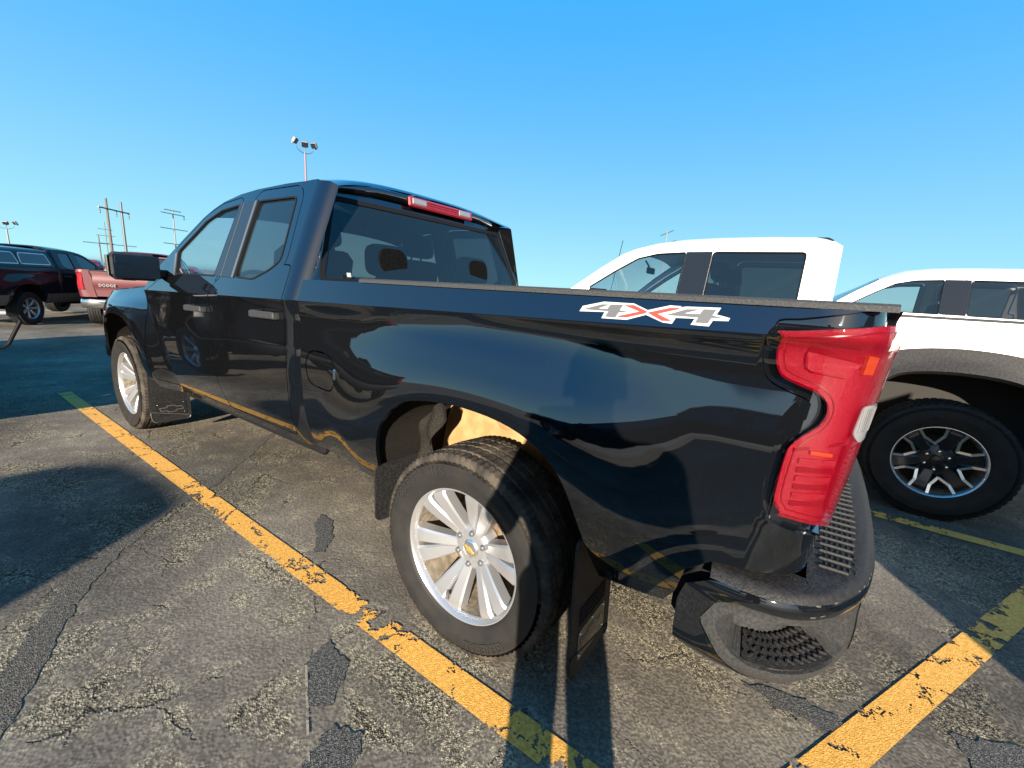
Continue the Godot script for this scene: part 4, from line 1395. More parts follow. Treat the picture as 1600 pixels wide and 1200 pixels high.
func asphalt_images() -> Array:
	var sz := 2048
	var mk := func(sd: int, freq: float, oct: int, typ: int) -> PackedByteArray:
		var nz := FastNoiseLite.new()
		nz.seed = sd; nz.frequency = freq; nz.noise_type = typ
		nz.fractal_octaves = oct
		if typ == FastNoiseLite.TYPE_CELLULAR:
			nz.fractal_type = FastNoiseLite.FRACTAL_NONE
			nz.cellular_return_type = FastNoiseLite.RETURN_DISTANCE2_SUB
			nz.domain_warp_enabled = true
			nz.domain_warp_amplitude = 34.0
			nz.domain_warp_frequency = 0.012
			nz.domain_warp_fractal_octaves = 4
		return nz.get_image(sz, sz, false, false, true).get_data()
	var pa: PackedByteArray = mk.call(4, 0.0034, 5, FastNoiseLite.TYPE_SIMPLEX)
	var pb: PackedByteArray = mk.call(9, 0.011, 5, FastNoiseLite.TYPE_SIMPLEX)
	var ce: PackedByteArray = mk.call(15, 0.0075, 1, FastNoiseLite.TYPE_CELLULAR)
	var sp: PackedByteArray = mk.call(21, 0.46, 3, FastNoiseLite.TYPE_SIMPLEX)
	var s2: PackedByteArray = mk.call(27, 0.45, 1, FastNoiseLite.TYPE_VALUE)
	var tone: PackedByteArray = mk.call(33, 0.0012, 3, FastNoiseLite.TYPE_SIMPLEX)
	var col := PackedByteArray(); col.resize(sz * sz * 3)
	var hgt := PackedByteArray(); hgt.resize(sz * sz)
	for i in sz * sz:
		var worn_v := pa[i] * 0.55 + pb[i] * 0.45
		var g := sp[i]
		var f := s2[i]
		var t := tone[i]
		var v: float
		var h: float
		var e: float = clampf((worn_v - 118) * 0.017 + (g - 128) * 0.0030 + (f - 128) * 0.0012, 0.0, 1.0)     # how far the seal coat has worn off
		v = 89.0 + (t - 128) * 0.18 + (pb[i] - 128) * 0.06 + (f - 128) * 0.13
		h = 122.0 + (f - 128) * 0.10 - e * 26.0 + (g - 128) * 0.34 * e
		v += e * ((g - 121) * 0.25 + (f - 128) * 0.28)
		if g > 178: v += 16.0 * e
		if g < 80: v -= 16.0 * e
		var c := ce[i]
		if c < 1.3 + (pb[i] - 128) * 0.03 and pa[i] > 100:
			v *= 0.58
			h -= 40.0
		if v < 18.0: v = 18.0
		if v > 205.0: v = 205.0
		col[i * 3] = int(v * 1.03)
		col[i * 3 + 1] = int(v * 0.965)
		col[i * 3 + 2] = int(v * (0.865 - 0.05 * e))
		hgt[i] = int(clampf(h, 0.0, 255.0))
	var im := Image.create_from_data(sz, sz, false, Image.FORMAT_RGB8, col)
	var hi := Image.create_from_data(sz, sz, false, Image.FORMAT_L8, hgt)
	hi.convert(Image.FORMAT_RGBA8)
	hi.bump_map_to_normal_map(3.6)
	return [im, hi]

func make_ground() -> void:
	var ims := asphalt_images()
	var m := StandardMaterial3D.new()
	m.albedo_texture = ImageTexture.create_from_image(ims[0])
	m.normal_enabled = true
	m.normal_texture = ImageTexture.create_from_image(ims[1])
	m.normal_scale = 1.0
	m.roughness = 0.92
	m.metallic_specular = 0.3
	M.asphalt = m
	var b := B.new()
	var tl := 6.0
	var fold := func(x: float) -> float:
		var u := x / tl
		var k := floorf(u)
		return u - k if int(k) % 2 == 0 else 1.0 - (u - k)
	var xs := []
	var i := -84.0
	while i < 36.1:
		xs.append(i); i += 2.0
	var zs := []
	i = -60.0
	while i < 60.1:
		zs.append(i); i += 6.0
	for a in xs.size() - 1:
		for c in zs.size() - 1:
			var x0: float = xs[a]; var x1: float = xs[a + 1]
			var z0: float = zs[c]; var z1: float = zs[c + 1]
			var p := [Vector3(x0, ground_y(x0), z0), Vector3(x1, ground_y(x1), z0), Vector3(x1, ground_y(x1), z1), Vector3(x0, ground_y(x0), z1)]
			var e := 1e-4
			var u := [Vector2(fold.call(x0 + e), fold.call(z0 + e)), Vector2(fold.call(x1 - e), fold.call(z0 + e)), Vector2(fold.call(x1 - e), fold.call(z1 - e)), Vector2(fold.call(x0 + e), fold.call(z1 - e))]
			for q in [[0, 1, 2], [0, 2, 3]]:
				for w in q:
					b.v.append(p[w]); b.n.append(Vector3.UP); b.uv.append(u[w])
	for r in [[-900.0, -84.0, -900.0, 900.0], [36.0, 900.0, -900.0, 900.0], [-84.0, 36.0, -900.0, -60.0], [-84.0, 36.0, 60.0, 900.0]]:
		var n: int = 1 if r[0] < -84.0 or r[1] > 36.0 else 60
		for k in n:
			var x0 := lerpf(r[0], r[1], float(k) / n)
			var x1 := lerpf(r[0], r[1], float(k + 1) / n)
			var p := [Vector3(x0, ground_y(x0), r[2]), Vector3(x1, ground_y(x1), r[2]), Vector3(x1, ground_y(x1), r[3]), Vector3(x0, ground_y(x0), r[3])]
			for q in [[0, 1, 2], [0, 2, 3]]:
				for w in q:
					b.v.append(p[w]); b.n.append(Vector3.UP); b.uv.append(Vector2(p[w].x, p[w].z) / tl)
	struct("asphalt_ground", b, m, "weathered grey asphalt of the parking lot with worn seal coat")

# a stripe of old paint with chipped edges: only the cells that still hold paint
func stripe(called: String, a: Vector2, c: Vector2, wide: float, sd: int, wear: float, cell := 0.006, old := false) -> void:
	var nz := FastNoiseLite.new()
	nz.seed = sd; nz.frequency = 9.0; nz.fractal_octaves = 5
	var n2 := FastNoiseLite.new()
	n2.seed = sd + 3; n2.frequency = 1.1; n2.fractal_octaves = 2
	var n3 := FastNoiseLite.new()
	n3.seed = sd + 5; n3.frequency = 3.0; n3.noise_type = FastNoiseLite.TYPE_CELLULAR; n3.fractal_type = FastNoiseLite.FRACTAL_NONE
	n3.cellular_return_type = FastNoiseLite.RETURN_DISTANCE2_SUB
	n3.domain_warp_enabled = true; n3.domain_warp_amplitude = 0.25; n3.domain_warp_frequency = 3.0
	var d := (c - a).normalized()
	var o := d.orthogonal()
	var ln := a.distance_to(c)
	var nw := int(wide / cell)
	var nl := int(ln / cell)
	var b := B.new()
	for i in nl:
		var run := -1
		for j in nw + 1:
			var keep := false
			if j < nw:
				var q := a + d * (i + 0.5) * cell + o * ((j + 0.5) * cell - wide * 0.5)
				var edge: float = min(j + 0.5, nw - j - 0.5) * cell
				var w := nz.get_noise_2d(q.x, q.y) + 0.55 * clampf(n2.get_noise_2d(q.x, q.y) * 1.6, -1.0, 1.0)
				keep = w < (wear + min(edge, 0.02) * 9.0) - 0.52 * exp(-pow((q.x + 0.40) / 0.40, 2.0)) * (1.0 if sd == 3 else 0.0)
				if keep and n3.get_noise_2d(q.x, q.y) < -0.965 and w > -0.25: keep = false
			if keep and run < 0:
				run = j
			elif not keep and run >= 0:
				var p0 := a + d * i * cell + o * (run * cell - wide * 0.5)
				var p1 := a + d * i * cell + o * (j * cell - wide * 0.5)
				var p2 := p1 + d * cell
				var p3 := p0 + d * cell
				var v := []
				for q in [p0, p1, p2, p3]:
					v.append(Vector3(q.x, ground_y(q.x) + 0.004, q.y))
				b.quad(v[0], v[1], v[2], v[3], Vector3.UP)
				run = -1
	struct(called, b, M.pale if old else M.yellow, "worn yellow parking stripe painted on the asphalt" if not old else "thin pale line left by an old marking")

func blot(called: String, pts: Array, rough_edge: float, m: Material, y: float, sd: int, label: String) -> void:
	var nz := FastNoiseLite.new()
	nz.seed = sd; nz.frequency = 14.0; nz.fractal_octaves = 4
	var poly := PackedVector2Array()
	for i in pts.size():
		var a := Vector2(pts[i][0], pts[i][1])
		var c := Vector2(pts[(i + 1) % pts.size()][0], pts[(i + 1) % pts.size()][1])
		var k: int = max(2, int(a.distance_to(c) / 0.012))
		for j in k:
			var q := a.lerp(c, float(j) / k)
			poly.append(q + Vector2(nz.get_noise_2d(q.x, q.y), nz.get_noise_2d(q.y + 40.0, q.x)) * rough_edge)
	var idx := Geometry2D.triangulate_polygon(poly)
	var b := B.new()
	for i in range(0, idx.size(), 3):
		b.flat(Vector3(poly[idx[i]].x, y, poly[idx[i]].y), Vector3(poly[idx[i + 1]].x, y, poly[idx[i + 1]].y), Vector3(poly[idx[i + 2]].x, y, poly[idx[i + 2]].y), Vector3.UP)
	if b.v.size():
		struct(called, b, m, label)

func make_markings() -> void:
	M.tar = worn(Color(0.028, 0.025, 0.020), Color(0.105, 0.092, 0.07), 0.85, 1.2, 51, 0.0, 3.0, 0.10)
	M.dark_patch = worn(Color(0.020, 0.020, 0.019), Color(0.105, 0.10, 0.088), 0.92, 1.2, 53, 0.0, 3.0, 0.12)
	M.pale = worn(Color(0.17, 0.15, 0.11), Color(0.26, 0.23, 0.17), 0.9, 6.0, 55)
	stripe("parking_stripe", Vector2(-5.52, 1.105), Vector2(0.98, 1.105), 0.108, 3, 0.62)
	stripe("parking_stripe", Vector2(0.66, 1.70), Vector2(2.95, -2.85), 0.118, 8, 0.60)
	stripe("parking_stripe", Vector2(-4.0, -1.755), Vector2(2.35, -1.755), 0.108, 12, 0.20, 0.012)
	stripe("parking_stripe", Vector2(-6.8, 3.955), Vector2(-0.55, 3.955), 0.108, 17, 0.2, 0.02)
	stripe("parking_stripe", Vector2(-2.4, -4.6), Vector2(3.8, -4.6), 0.108, 19, 0.2, 0.02)
	stripe("parking_stripe", Vector2(-22.0, 0.2), Vector2(-16.4, -3.4), 0.11, 23, 0.2, 0.02)
	stripe("old_paint_line", Vector2(-0.36, 1.392), Vector2(0.12, 1.66), 0.008, 29, 0.35, 0.004, true)
	# hot-tar crack filler
	var path := [[-0.60, 2.28, 0.06], [-0.86, 2.10, 0.055], [-1.19, 1.945, 0.05], [-1.46, 1.80, 0.045], [-1.66, 1.64, 0.038], [-1.96, 1.33, 0.034], [-2.17, 1.00, 0.04], [-2.47, 0.67, 0.035], [-2.75, 0.38, 0.03], [-2.95, 0.1, 0.02]]
	var l := []
	var r := []
	for i in path.size():
		var a := Vector2(path[max(i - 1, 0)][0], path[max(i - 1, 0)][1])
		var c := Vector2(path[min(i + 1, path.size() - 1)][0], path[min(i + 1, path.size() - 1)][1])
		var o: Vector2 = (c - a).normalized().orthogonal() * path[i][2]
		l.append([path[i][0] + o.x, path[i][1] + o.y])
		r.append([path[i][0] - o.x, path[i][1] - o.y])
	r.reverse()
	blot("tar_seam", l + r, 0.018, M.tar, 0.0022, 61, "dark tar seam snaking across the asphalt")
	blot("asphalt_patch", [[-0.40, 1.28], [-0.25, 1.29], [-0.15, 1.42], [-0.17, 1.46], [-0.24, 1.46], [-0.36, 1.38]], 0.022, M.dark_patch, 0.003, 63, "dark flaked patch in the asphalt beside the stripe")
	blot("asphalt_patch", [[-1.29, 0.75], [-1.18, 0.76], [-1.03, 0.84], [-0.93, 0.96], [-0.97, 1.0], [-1.10, 0.90], [-1.20, 0.86]], 0.022, M.dark_patch, 0.003, 64, "long dark flaked patch in the asphalt near the black pickup")
	blot("asphalt_patch", [[-0.09, 1.46], [0.02, 1.42], [0.10, 1.56], [0.02, 1.62], [-0.06, 1.56]], 0.022, M.dark_patch, 0.003, 65, "small dark flaked patch outside the yellow stripe")
	blot("asphalt_patch", [[0.93, 0.43], [1.02, 0.40], [1.14, 0.37], [1.24, 0.38], [1.29, 0.44], [1.2, 0.47], [1.05, 0.46]], 0.022, M.dark_patch, 0.003, 66, "dark flaked patch beside the slanted stripe end")
	blot("asphalt_patch", [[1.56, 0.20], [1.75, 0.10], [1.85, 0.2], [1.8, 0.36], [1.6, 0.36]], 0.022, M.dark_patch, 0.003, 67, "dark flaked patch beyond the slanted yellow stripe")

# ---------------------------------------------------------------- other vehicles
func base_truck() -> Dictionary:
	return {"wb": 3.745, "W": 0.985, "flare": 0.052, "yc": 1.302, "nose": -4.66, "tail": 1.045, "xA": -3.12, "xB": -2.03, "xdr": -1.205, "xcab": -1.085, "xgap": -1.062, "belt": 1.335,
		"winF": [[-2.615, 1.345], [-2.02, 1.352], [-1.985, 1.775], [-2.212, 1.752], [-2.40, 1.688], [-2.533, 1.60], [-2.70, 1.495]],
		"winR": [[-1.762, 1.355], [-1.55, 1.350], [-1.40, 1.405], [-1.315, 1.455], [-1.352, 1.784], [-1.762, 1.784]],
		"pillar": [[-2.015, 1.352], [-1.768, 1.352], [-1.768, 1.79], [-1.98, 1.782]],
		"roof": [[-3.06, 1.325], [-2.92, 1.42], [-2.677, 1.58], [-2.465, 1.712], [-2.34, 1.768], [-2.224, 1.804], [-2.03, 1.838], [-1.83, 1.854], [-1.5, 1.862], [-1.25, 1.858], [-1.13, 1.848], [-1.095, 1.83]],
		"wheel_y": 0.40, "paint": M.darkpaint, "style": "plain"}

func topper(root: Node3D, p: Dictionary, m: Material, yt: float) -> void:
	var g := group_node("bed_topper", root)
	var b := B.new()
	var prof := [[0.935, 1.40], [0.86, 1.62], [0.80, yt - 0.10], [0.74, yt - 0.03], [0.55, yt], [0.0, yt + 0.03]]
	var full := prof.duplicate()
	for i in range(prof.size() - 2, -1, -1):
		full.append([-prof[i][0], prof[i][1]])
	var rows := []
	for x in [p.xgap + 0.02, p.xgap + 0.3, 0.0, 0.7, 1.0]:
		var l := PackedVector3Array()
		for e in full: l.append(Vector3(x + (0.12 * (1.40 - e[1]) if x > 0.9 else 0.0), e[1], e[0]))
		rows.append(l)
	b.loft(rows, Vector3(0, 1.4, 0))
	for e in [0, 4]:
		for i in range(1, full.size() - 2):
			b.flat(rows[e][0], rows[e][i], rows[e][i + 1], Vector3(-1 if e == 0 else 1, 0, 0))
	obj("shell", b, m, g)
	for s in [1.0, -1.0]:
		for w in [[-0.92, -0.02], [0.06, 0.86]]:
			b = B.new()
			var f := func(q: Vector2) -> Vector3: return Vector3(q.x, q.y, (0.935 - (q.y - 1.40) * 0.335 + 0.004) * s)
			var wp := rounded(pv([[w[0], 1.47], [w[1], 1.47], [w[1] - 0.05, yt - 0.13], [w[0] + 0.05, yt - 0.13]]), 0.04)
			b.sheet(wp, [], f, 0.3, Vector3(0, 0, s))
			obj("side_window", b, M.farglass, g)
			b = B.new()
			b.sheet(Geometry2D.offset_polygon(wp, 0.018)[0], [shrink(wp, 0.004)], func(q: Vector2) -> Vector3: return f.call(q) + Vector3(0, 0, 0.006 * s), 0.3, Vector3(0, 0, s), 0.01)
			obj("window_frame", b, M.topper_frame, g)
	b = B.new()
	b.box(Vector3(1.025 - 0.12 * 0.25, 1.62, 0), Vector3(0.02, 0.30, 1.35), Basis(Vector3(0, 0, 1), 0.12), 0.01)
	obj("rear_window", b, M.farglass, g)

func suv(t: Transform3D, label: String, m: Material, called: String) -> void:
	# small family car seen only as a roof over other cars
	var root := thing(called, label, "car", t)
	var b := B.new()
	var rows := []
	for e in [[2.2, 0.70, 0.86, 0.86], [2.15, 1.05, 0.9, 0.86], [1.9, 1.62, 0.92, 0.66], [1.2, 1.74, 0.94, 0.64], [0.0, 1.76, 0.94, 0.64], [-0.7, 1.70, 0.94, 0.64], [-1.5, 1.12, 0.93, 0.82], [-2.3, 0.98, 0.88, 0.78], [-2.45, 0.75, 0.84, 0.78]]:
		var l := PackedVector3Array()
		var sh: float = min(1.02, e[1] - 0.04)
		for q in [[e[2] * 0.97, 0.42], [e[2], 0.7 if e[1] > 0.75 else 0.6], [e[2] * 0.98, sh], [lerpf(e[2], e[3], 0.9), e[1] - 0.07 if e[1] > 1.2 else sh + 0.01], [e[3] - 0.10, e[1]], [0, e[1] + 0.03]]:
			l.append(Vector3(e[0], q[1], q[0]))
		for i in range(4, -1, -1):
			l.append(l[i] * Vector3(1, 1, -1))
		rows.append(l)
	b.loft(rows, Vector3(0, 0.8, 0))
	obj("body", b, m, root)
	b = B.new()
	for i in range(1, 7):
		for s in [1.0, -1.0]:
			pass
	b.quad(Vector3(2.15, 1.12, 0.72), Vector3(2.15, 1.12, -0.72), Vector3(1.97, 1.52, -0.60), Vector3(1.97, 1.52, 0.60), Vector3(1, 0.3, 0))
	obj("rear_window", b, M.farglass, root)
	b = B.new()
	b.quad(Vector3(-1.47, 1.18, 0.72), Vector3(-1.47, 1.18, -0.72), Vector3(-0.80, 1.68, -0.58), Vector3(-0.80, 1.68, 0.58), Vector3(-1, 0.6, 0))
	obj("windscreen", b, M.farglass, root)
	for s in [1.0, -1.0]:
		for w in [[-1.25, -0.25], [-0.18, 0.80], [0.88, 1.75]]:
			b = B.new()
			b.quad(Vector3(w[0], 1.07, 0.945 * s), Vector3(w[1], 1.07, 0.945 * s), Vector3(min(w[1], 1.62), 1.60, 0.70 * s), Vector3(max(w[0], -0.62), 1.60, 0.70 * s), Vector3(0, 0.3, s))
			obj("side_window", b, M.farglass, root)
		b = B.new()
		b.box(Vector3(2.1, 1.0, 0.80 * s), Vector3(0.12, 0.22, 0.16), Basis.IDENTITY, 0.03)
		obj("tail_light", b, M.redsolid, root)
	b = B.new()
	b.box(Vector3(1.95, 1.72, 0), Vector3(0.25, 0.04, 1.1), Basis.IDENTITY, 0.015)
	obj("roof_spoiler", b, m, root)
	b = B.new()
	b.box(Vector3(2.075, 1.705, 0), Vector3(0.01, 0.022, 0.4))
	obj("high_brake_light", b, M.redsolid, root)
	b = B.new()
	b.prism(pv([[0.9, 1.78], [1.1, 1.78], [0.98, 1.86]]), -0.02, 0.02, func(q: Vector2, d: float) -> Vector3: return Vector3(q.x + 0.5, q.y, d))
	obj("fin_aerial", b, m, root)
	for x in [1.35, -1.4]:
		for s in [1.0, -1.0]:
			add_wheel(root, M.wheels_car, x, 0.34, 0.82, s, 0.0, "plain")

# ---------------------------------------------------------------- poles
func flood_lamp(root: Node3D, at: Vector3, turn: float, tilt: float, size: float) -> void:
	var bs := Basis(Vector3.UP, turn) * Basis(Vector3(1, 0, 0), tilt)
	var g := group_node("flood_lamp", root)
	var b := B.new()
	b.box(at, Vector3(0.62, 0.52, 0.30) * size, bs, 0.06 * size)
	obj("housing", b, M.galv, g)
	b = B.new()
	b.box(at + bs * Vector3(0, 0, 0.155 * size), Vector3(0.54, 0.44, 0.02) * size, bs, 0.01 * size)
	obj("lens", b, M.farglass, g)
	b = B.new()
	b.box(at + bs * Vector3(0, -0.30 * size, -0.10 * size), Vector3(0.16, 0.18, 0.16) * size, bs, 0.02 * size)
	obj("knuckle", b, M.steel, g)

func lamp_mast(at: Vector3, high: float, heads: int, size: float, m: Material, label: String) -> void:
	var root := thing("light_mast", label, "lamp post", Transform3D(Basis.IDENTITY, at), "flood light masts")
	var b := B.new()
	b.tube([Vector3(0, 0, 0), Vector3(0, high, 0)], [0.16 * size, 0.09 * size], 10)
	b.box(Vector3(0, 0.03, 0), Vector3(0.5, 0.06, 0.5), Basis.IDENTITY, 0.01)
	obj("pole", b, m, root)
	for k in heads:
		var u: float = (k - (heads - 1) * 0.5) / max(1.0, (heads - 1) * 0.5)
		var off := Vector3(0.10 * u, 0.0, 1.0 * -u) * size
		b = B.new()
		var arc := []
		for i in 7:
			var t := i / 6.0
			arc.append(Vector3(0, high - 0.05, 0) + off * sin(t * PI / 2) * 0.8 + Vector3(0, 0.55 * size * (1.0 - cos(t * PI / 2)), 0))
		b.tube(arc, 0.035 * size, 6)
		obj("arm", b, M.steel, root)
		flood_lamp(root, Vector3(0, high + (0.78 + 0.12 * abs(u)) * size, 0) + off * 0.92, [2.2, 1.0, 0.3, -0.5][k % 4], 0.55, size)

func utility_pole(base: Vector3, high: float, arms: Array, label: String, second: Vector3, m: Material, r := 0.2) -> void:
	var root := thing("utility_pole", label, "utility pole", Transform3D(Basis.IDENTITY, base), "power line poles")
	var b := B.new()
	b.tube([Vector3.ZERO, Vector3(0, high, 0)], [r, r * 0.62], 9)
	obj("pole", b, m, root)
	if second != Vector3.ZERO:
		b = B.new()
		b.tube([second, second + Vector3(0, high * 1.0, 0)], [r, r * 0.62], 9)
		obj("pole", b, M.steel, root)
	for a in arms:
		var c: Vector3 = a[1]
		var hl: Vector3 = a[2]
		b = B.new()
		b.tube([c + Vector3(0, a[0], 0) - hl, c + Vector3(0, a[0], 0) + hl], r * 0.48, 6)
		obj("cross_arm", b, M.steel, root)
		for u in a[3]:
			b = B.new()
			var q: Vector3 = c + Vector3(0, a[0], 0) + hl * u
			b.lathe([Vector2(0.0, 0.0), Vector2(r * 0.5, -0.1), Vector2(r * 0.3, -0.3), Vector2(r * 0.55, -0.5), Vector2(r * 0.3, -0.7), Vector2(r * 0.5, -0.95), Vector2(0.0, -1.05)], q, Basis(Vector3(1, 0, 0), -PI / 2), 8)
			obj("insulator", b, M.steel, root)

# ---------------------------------------------------------------- the photographer, whose shadow falls on the truck
func blend_body(b: B, bones: Array, cell: float, k: float) -> void:
	var lo := Vector3(1e9, 1e9, 1e9)
	var hi := -lo
	for e in bones:
		var r: float = max(e[2], e[3]) + cell * 3.0
		lo = lo.min(e[0] - Vector3.ONE * r).min(e[1] - Vector3.ONE * r)
		hi = hi.max(e[0] + Vector3.ONE * r).max(e[1] + Vector3.ONE * r)
	var nx := int((hi.x - lo.x) / cell) + 2
	var ny := int((hi.y - lo.y) / cell) + 2
	var nz := int((hi.z - lo.z) / cell) + 2
	var f := PackedFloat32Array()
	f.resize(nx * ny * nz)
	f.fill(1.0)
	for e in bones:
		var a: Vector3 = e[0]
		var d: Vector3 = e[1] - a
		var dd: float = max(d.length_squared(), 1e-9)
		var r: float = max(e[2], e[3]) + k + cell * 2.0
		var l3 := ((a.min(e[1]) - Vector3.ONE * r) - lo) / cell
		var h3 := ((a.max(e[1]) + Vector3.ONE * r) - lo) / cell
		for x in range(max(0, int(l3.x)), min(nx, int(h3.x) + 2)):
			for y in range(max(0, int(l3.y)), min(ny, int(h3.y) + 2)):
				for z in range(max(0, int(l3.z)), min(nz, int(h3.z) + 2)):
					var q := lo + Vector3(x, y, z) * cell - a
					var t := clampf(q.dot(d) / dd, 0.0, 1.0)
					var s: float = (q - d * t).length() - lerpf(e[2], e[3], t)
					var i := (x * ny + y) * nz + z
					var o := f[i]
					var w: float = max(k - abs(o - s), 0.0) / k
					f[i] = min(o, s) - w * w * k * 0.25
	var vid := {}
	var vs := []
	var ns := []
	for x in nx - 1:
		for y in ny - 1:
			for z in nz - 1:
				var sum := Vector3.ZERO
				var cnt := 0
				var c := []
				var neg := 0
				for q in 8:
					var w := f[((x + (q & 1)) * ny + y + ((q >> 1) & 1)) * nz + z + ((q >> 2) & 1)]
					c.append(w)
					if w < 0.0: neg += 1
				if neg == 0 or neg == 8: continue
				for ed in [[0, 1], [2, 3], [4, 5], [6, 7], [0, 2], [1, 3], [4, 6], [5, 7], [0, 4], [1, 5], [2, 6], [3, 7]]:
					var u: float = c[ed[0]]
					var v: float = c[ed[1]]
					if (u < 0.0) != (v < 0.0):
						var t := u / (u - v)
						var pa := Vector3(ed[0] & 1, (ed[0] >> 1) & 1, (ed[0] >> 2) & 1)
						var pb := Vector3(ed[1] & 1, (ed[1] >> 1) & 1, (ed[1] >> 2) & 1)
						sum += pa.lerp(pb, t); cnt += 1
				vid[(x * ny + y) * nz + z] = vs.size()
				vs.append(lo + (Vector3(x, y, z) + sum / cnt) * cell)
				ns.append(Vector3(c[1] + c[3] + c[5] + c[7] - c[0] - c[2] - c[4] - c[6], c[2] + c[3] + c[6] + c[7] - c[0] - c[1] - c[4] - c[5], c[4] + c[5] + c[6] + c[7] - c[0] - c[1] - c[2] - c[3]).normalized())
	var st := [ny * nz, nz, 1]
	for x in range(1, nx - 1):
		for y in range(1, ny - 1):
			for z in range(1, nz - 1):
				var i := (x * ny + y) * nz + z
				for ax in 3:
					if (f[i] < 0.0) == (f[i + st[ax]] < 0.0): continue
					var s1: int = st[(ax + 1) % 3]
					var s2: int = st[(ax + 2) % 3]
					if vid.has(i) and vid.has(i - s1) and vid.has(i - s2) and vid.has(i - s1 - s2):
						var p0: int = vid[i]; var p1: int = vid[i - s1]; var p2: int = vid[i - s1 - s2]; var p3: int = vid[i - s2]
						b.tri(vs[p0], vs[p1], vs[p2], ns[p0], ns[p1], ns[p2])
						b.tri(vs[p0], vs[p2], vs[p3], ns[p0], ns[p2], ns[p3])

func photographer(cam: Vector3) -> void:
	var root := thing("person", "person in dark jacket and jeans holding up a phone to photograph the black pickup", "person")
	var fw := Vector3(-0.52, 0, -0.854).normalized()
	var rt := Vector3(-fw.z, 0, fw.x)
	var o := Vector3(1.205, 0, 2.40)
	var P := func(r: float, y: float, f: float) -> Vector3: return o + rt * r + Vector3(0, y, 0) + fw * f
	var phone: Vector3 = cam - Basis.from_euler(Vector3(-0.2125, 0.6025, 0.066)) * Vector3(0, 0, -0.05)
	var b := B.new()
	var legs := []
	for s in [-1.0, 1.0]:
		legs += [[P.call(0.085 * s, 0.90, 0.0), P.call(0.095 * s, 0.50, 0.02), 0.092, 0.076], [P.call(0.095 * s, 0.50, 0.02), P.call(0.098 * s, 0.10, -0.02), 0.074, 0.068]]
	legs.append([P.call(-0.06, 0.92, 0), P.call(0.06, 0.92, 0), 0.115, 0.115])
	blend_body(b, legs, 0.02, 0.03)
	obj("trousers", b, M.cloth_jean, root)
	b = B.new()
	for s in [-1.0, 1.0]:
		blend_body(b, [[P.call(0.115 * s, 0.055, -0.06), P.call(0.125 * s, 0.045, 0.16), 0.048, 0.042], [P.call(0.115 * s, 0.05, -0.05), P.call(0.115 * s, 0.11, -0.02), 0.048, 0.05]], 0.018, 0.03)
	obj("shoes", b, M.trim, root)
	b = B.new()
	var hr: Vector3 = phone + rt * 0.055 + Vector3(0, -0.03, 0) - fw * 0.045
	var hl: Vector3 = phone - rt * 0.055 + Vector3(0, -0.03, 0) - fw * 0.045
	var body := [[P.call(0, 0.95, 0), P.call(0, 1.22, 0.0), 0.15, 0.155], [P.call(-0.06, 1.22, 0), P.call(0.06, 1.22, 0), 0.14, 0.14], [P.call(-0.13, 1.36, -0.01), P.call(0.13, 1.36, -0.01), 0.085, 0.085], [P.call(0, 1.38, 0), P.call(0, 1.46, 0.01), 0.07, 0.065]]
	for e in [[1.0, hr], [-1.0, hl]]:
		var el: Vector3 = P.call(0.26 * e[0], 1.10, 0.10)
		body += [[P.call(0.18 * e[0], 1.36, -0.01), el, 0.062, 0.05], [el, e[1] - (e[1] - el).normalized() * 0.06, 0.048, 0.036]]
	blend_body(b, body, 0.02, 0.05)
	obj("jacket", b, M.cloth_dark, root)
	b = B.new()
	var hc: Vector3 = P.call(0, 1.585, 0.05)
	blend_body(b, [[hc + Vector3(0, 0.03, 0) - fw * 0.02, hc + Vector3(0, 0.03, 0) + fw * 0.02, 0.078, 0.074], [hc, hc + Vector3(0, -0.07, 0) + fw * 0.035, 0.066, 0.042], [hc + Vector3(0, -0.06, 0) - fw * 0.02, P.call(0, 1.44, 0.01), 0.052, 0.056], [hc + fw * 0.085 + Vector3(0, 0.0, 0), hc + fw * 0.10 + Vector3(0, -0.025, 0), 0.010, 0.014], [hc + rt * 0.074, hc + rt * 0.078 + Vector3(0, -0.03, 0), 0.014, 0.012], [hc - rt * 0.074, hc - rt * 0.078 + Vector3(0, -0.03, 0), 0.014, 0.012]], 0.008, 0.02)
	for e in [[1.0, hr], [-1.0, hl]]:
		var h: Vector3 = e[1]
		var s: float = e[0]
		var fing := [[h - fw * 0.045 + rt * 0.012 * s - Vector3(0, 0.03, 0), h + rt * 0.02 * s, 0.026, 0.026]]
		for q in 4:
			var y := 0.035 - q * 0.019
			fing.append([h + rt * 0.024 * s + Vector3(0, y * 0.8, 0), h + rt * 0.042 * s + fw * 0.030 + Vector3(0, y, 0), 0.0095, 0.009])
			fing.append([h + rt * 0.042 * s + fw * 0.030 + Vector3(0, y, 0), h + rt * 0.026 * s + fw * (0.052 - 0.004 * abs(q - 1.5)) + Vector3(0, y, 0), 0.009, 0.0075])
		fing.append([h - fw * 0.02 + rt * 0.005 * s + Vector3(0, 0.01, 0), h - fw * 0.004 - rt * 0.018 * s + Vector3(0, 0.035, 0), 0.012, 0.009])
		blend_body(b, fing, 0.0045, 0.008)
	obj("skin", b, M.skin, root)
	b = B.new()
	blend_body(b, [[hc + Vector3(0, 0.055, 0) - fw * 0.03, hc + Vector3(0, 0.052, 0) + fw * 0.025, 0.078, 0.070], [hc + Vector3(0, 0.0, 0) - fw * 0.05, hc + Vector3(0, 0.05, 0) - fw * 0.045, 0.062, 0.066]], 0.01, 0.02)
	obj("hair", b, M.hair, root)
	var ph := thing("mobile_phone", "black phone held up in both hands of the person", "phone")
	b = B.new()
	b.box(phone, Vector3(0.155, 0.075, 0.009), Basis.from_euler(Vector3(-0.2125, 0.6025, 0.066)), 0.003)
	obj("case", b, M.trim, ph)
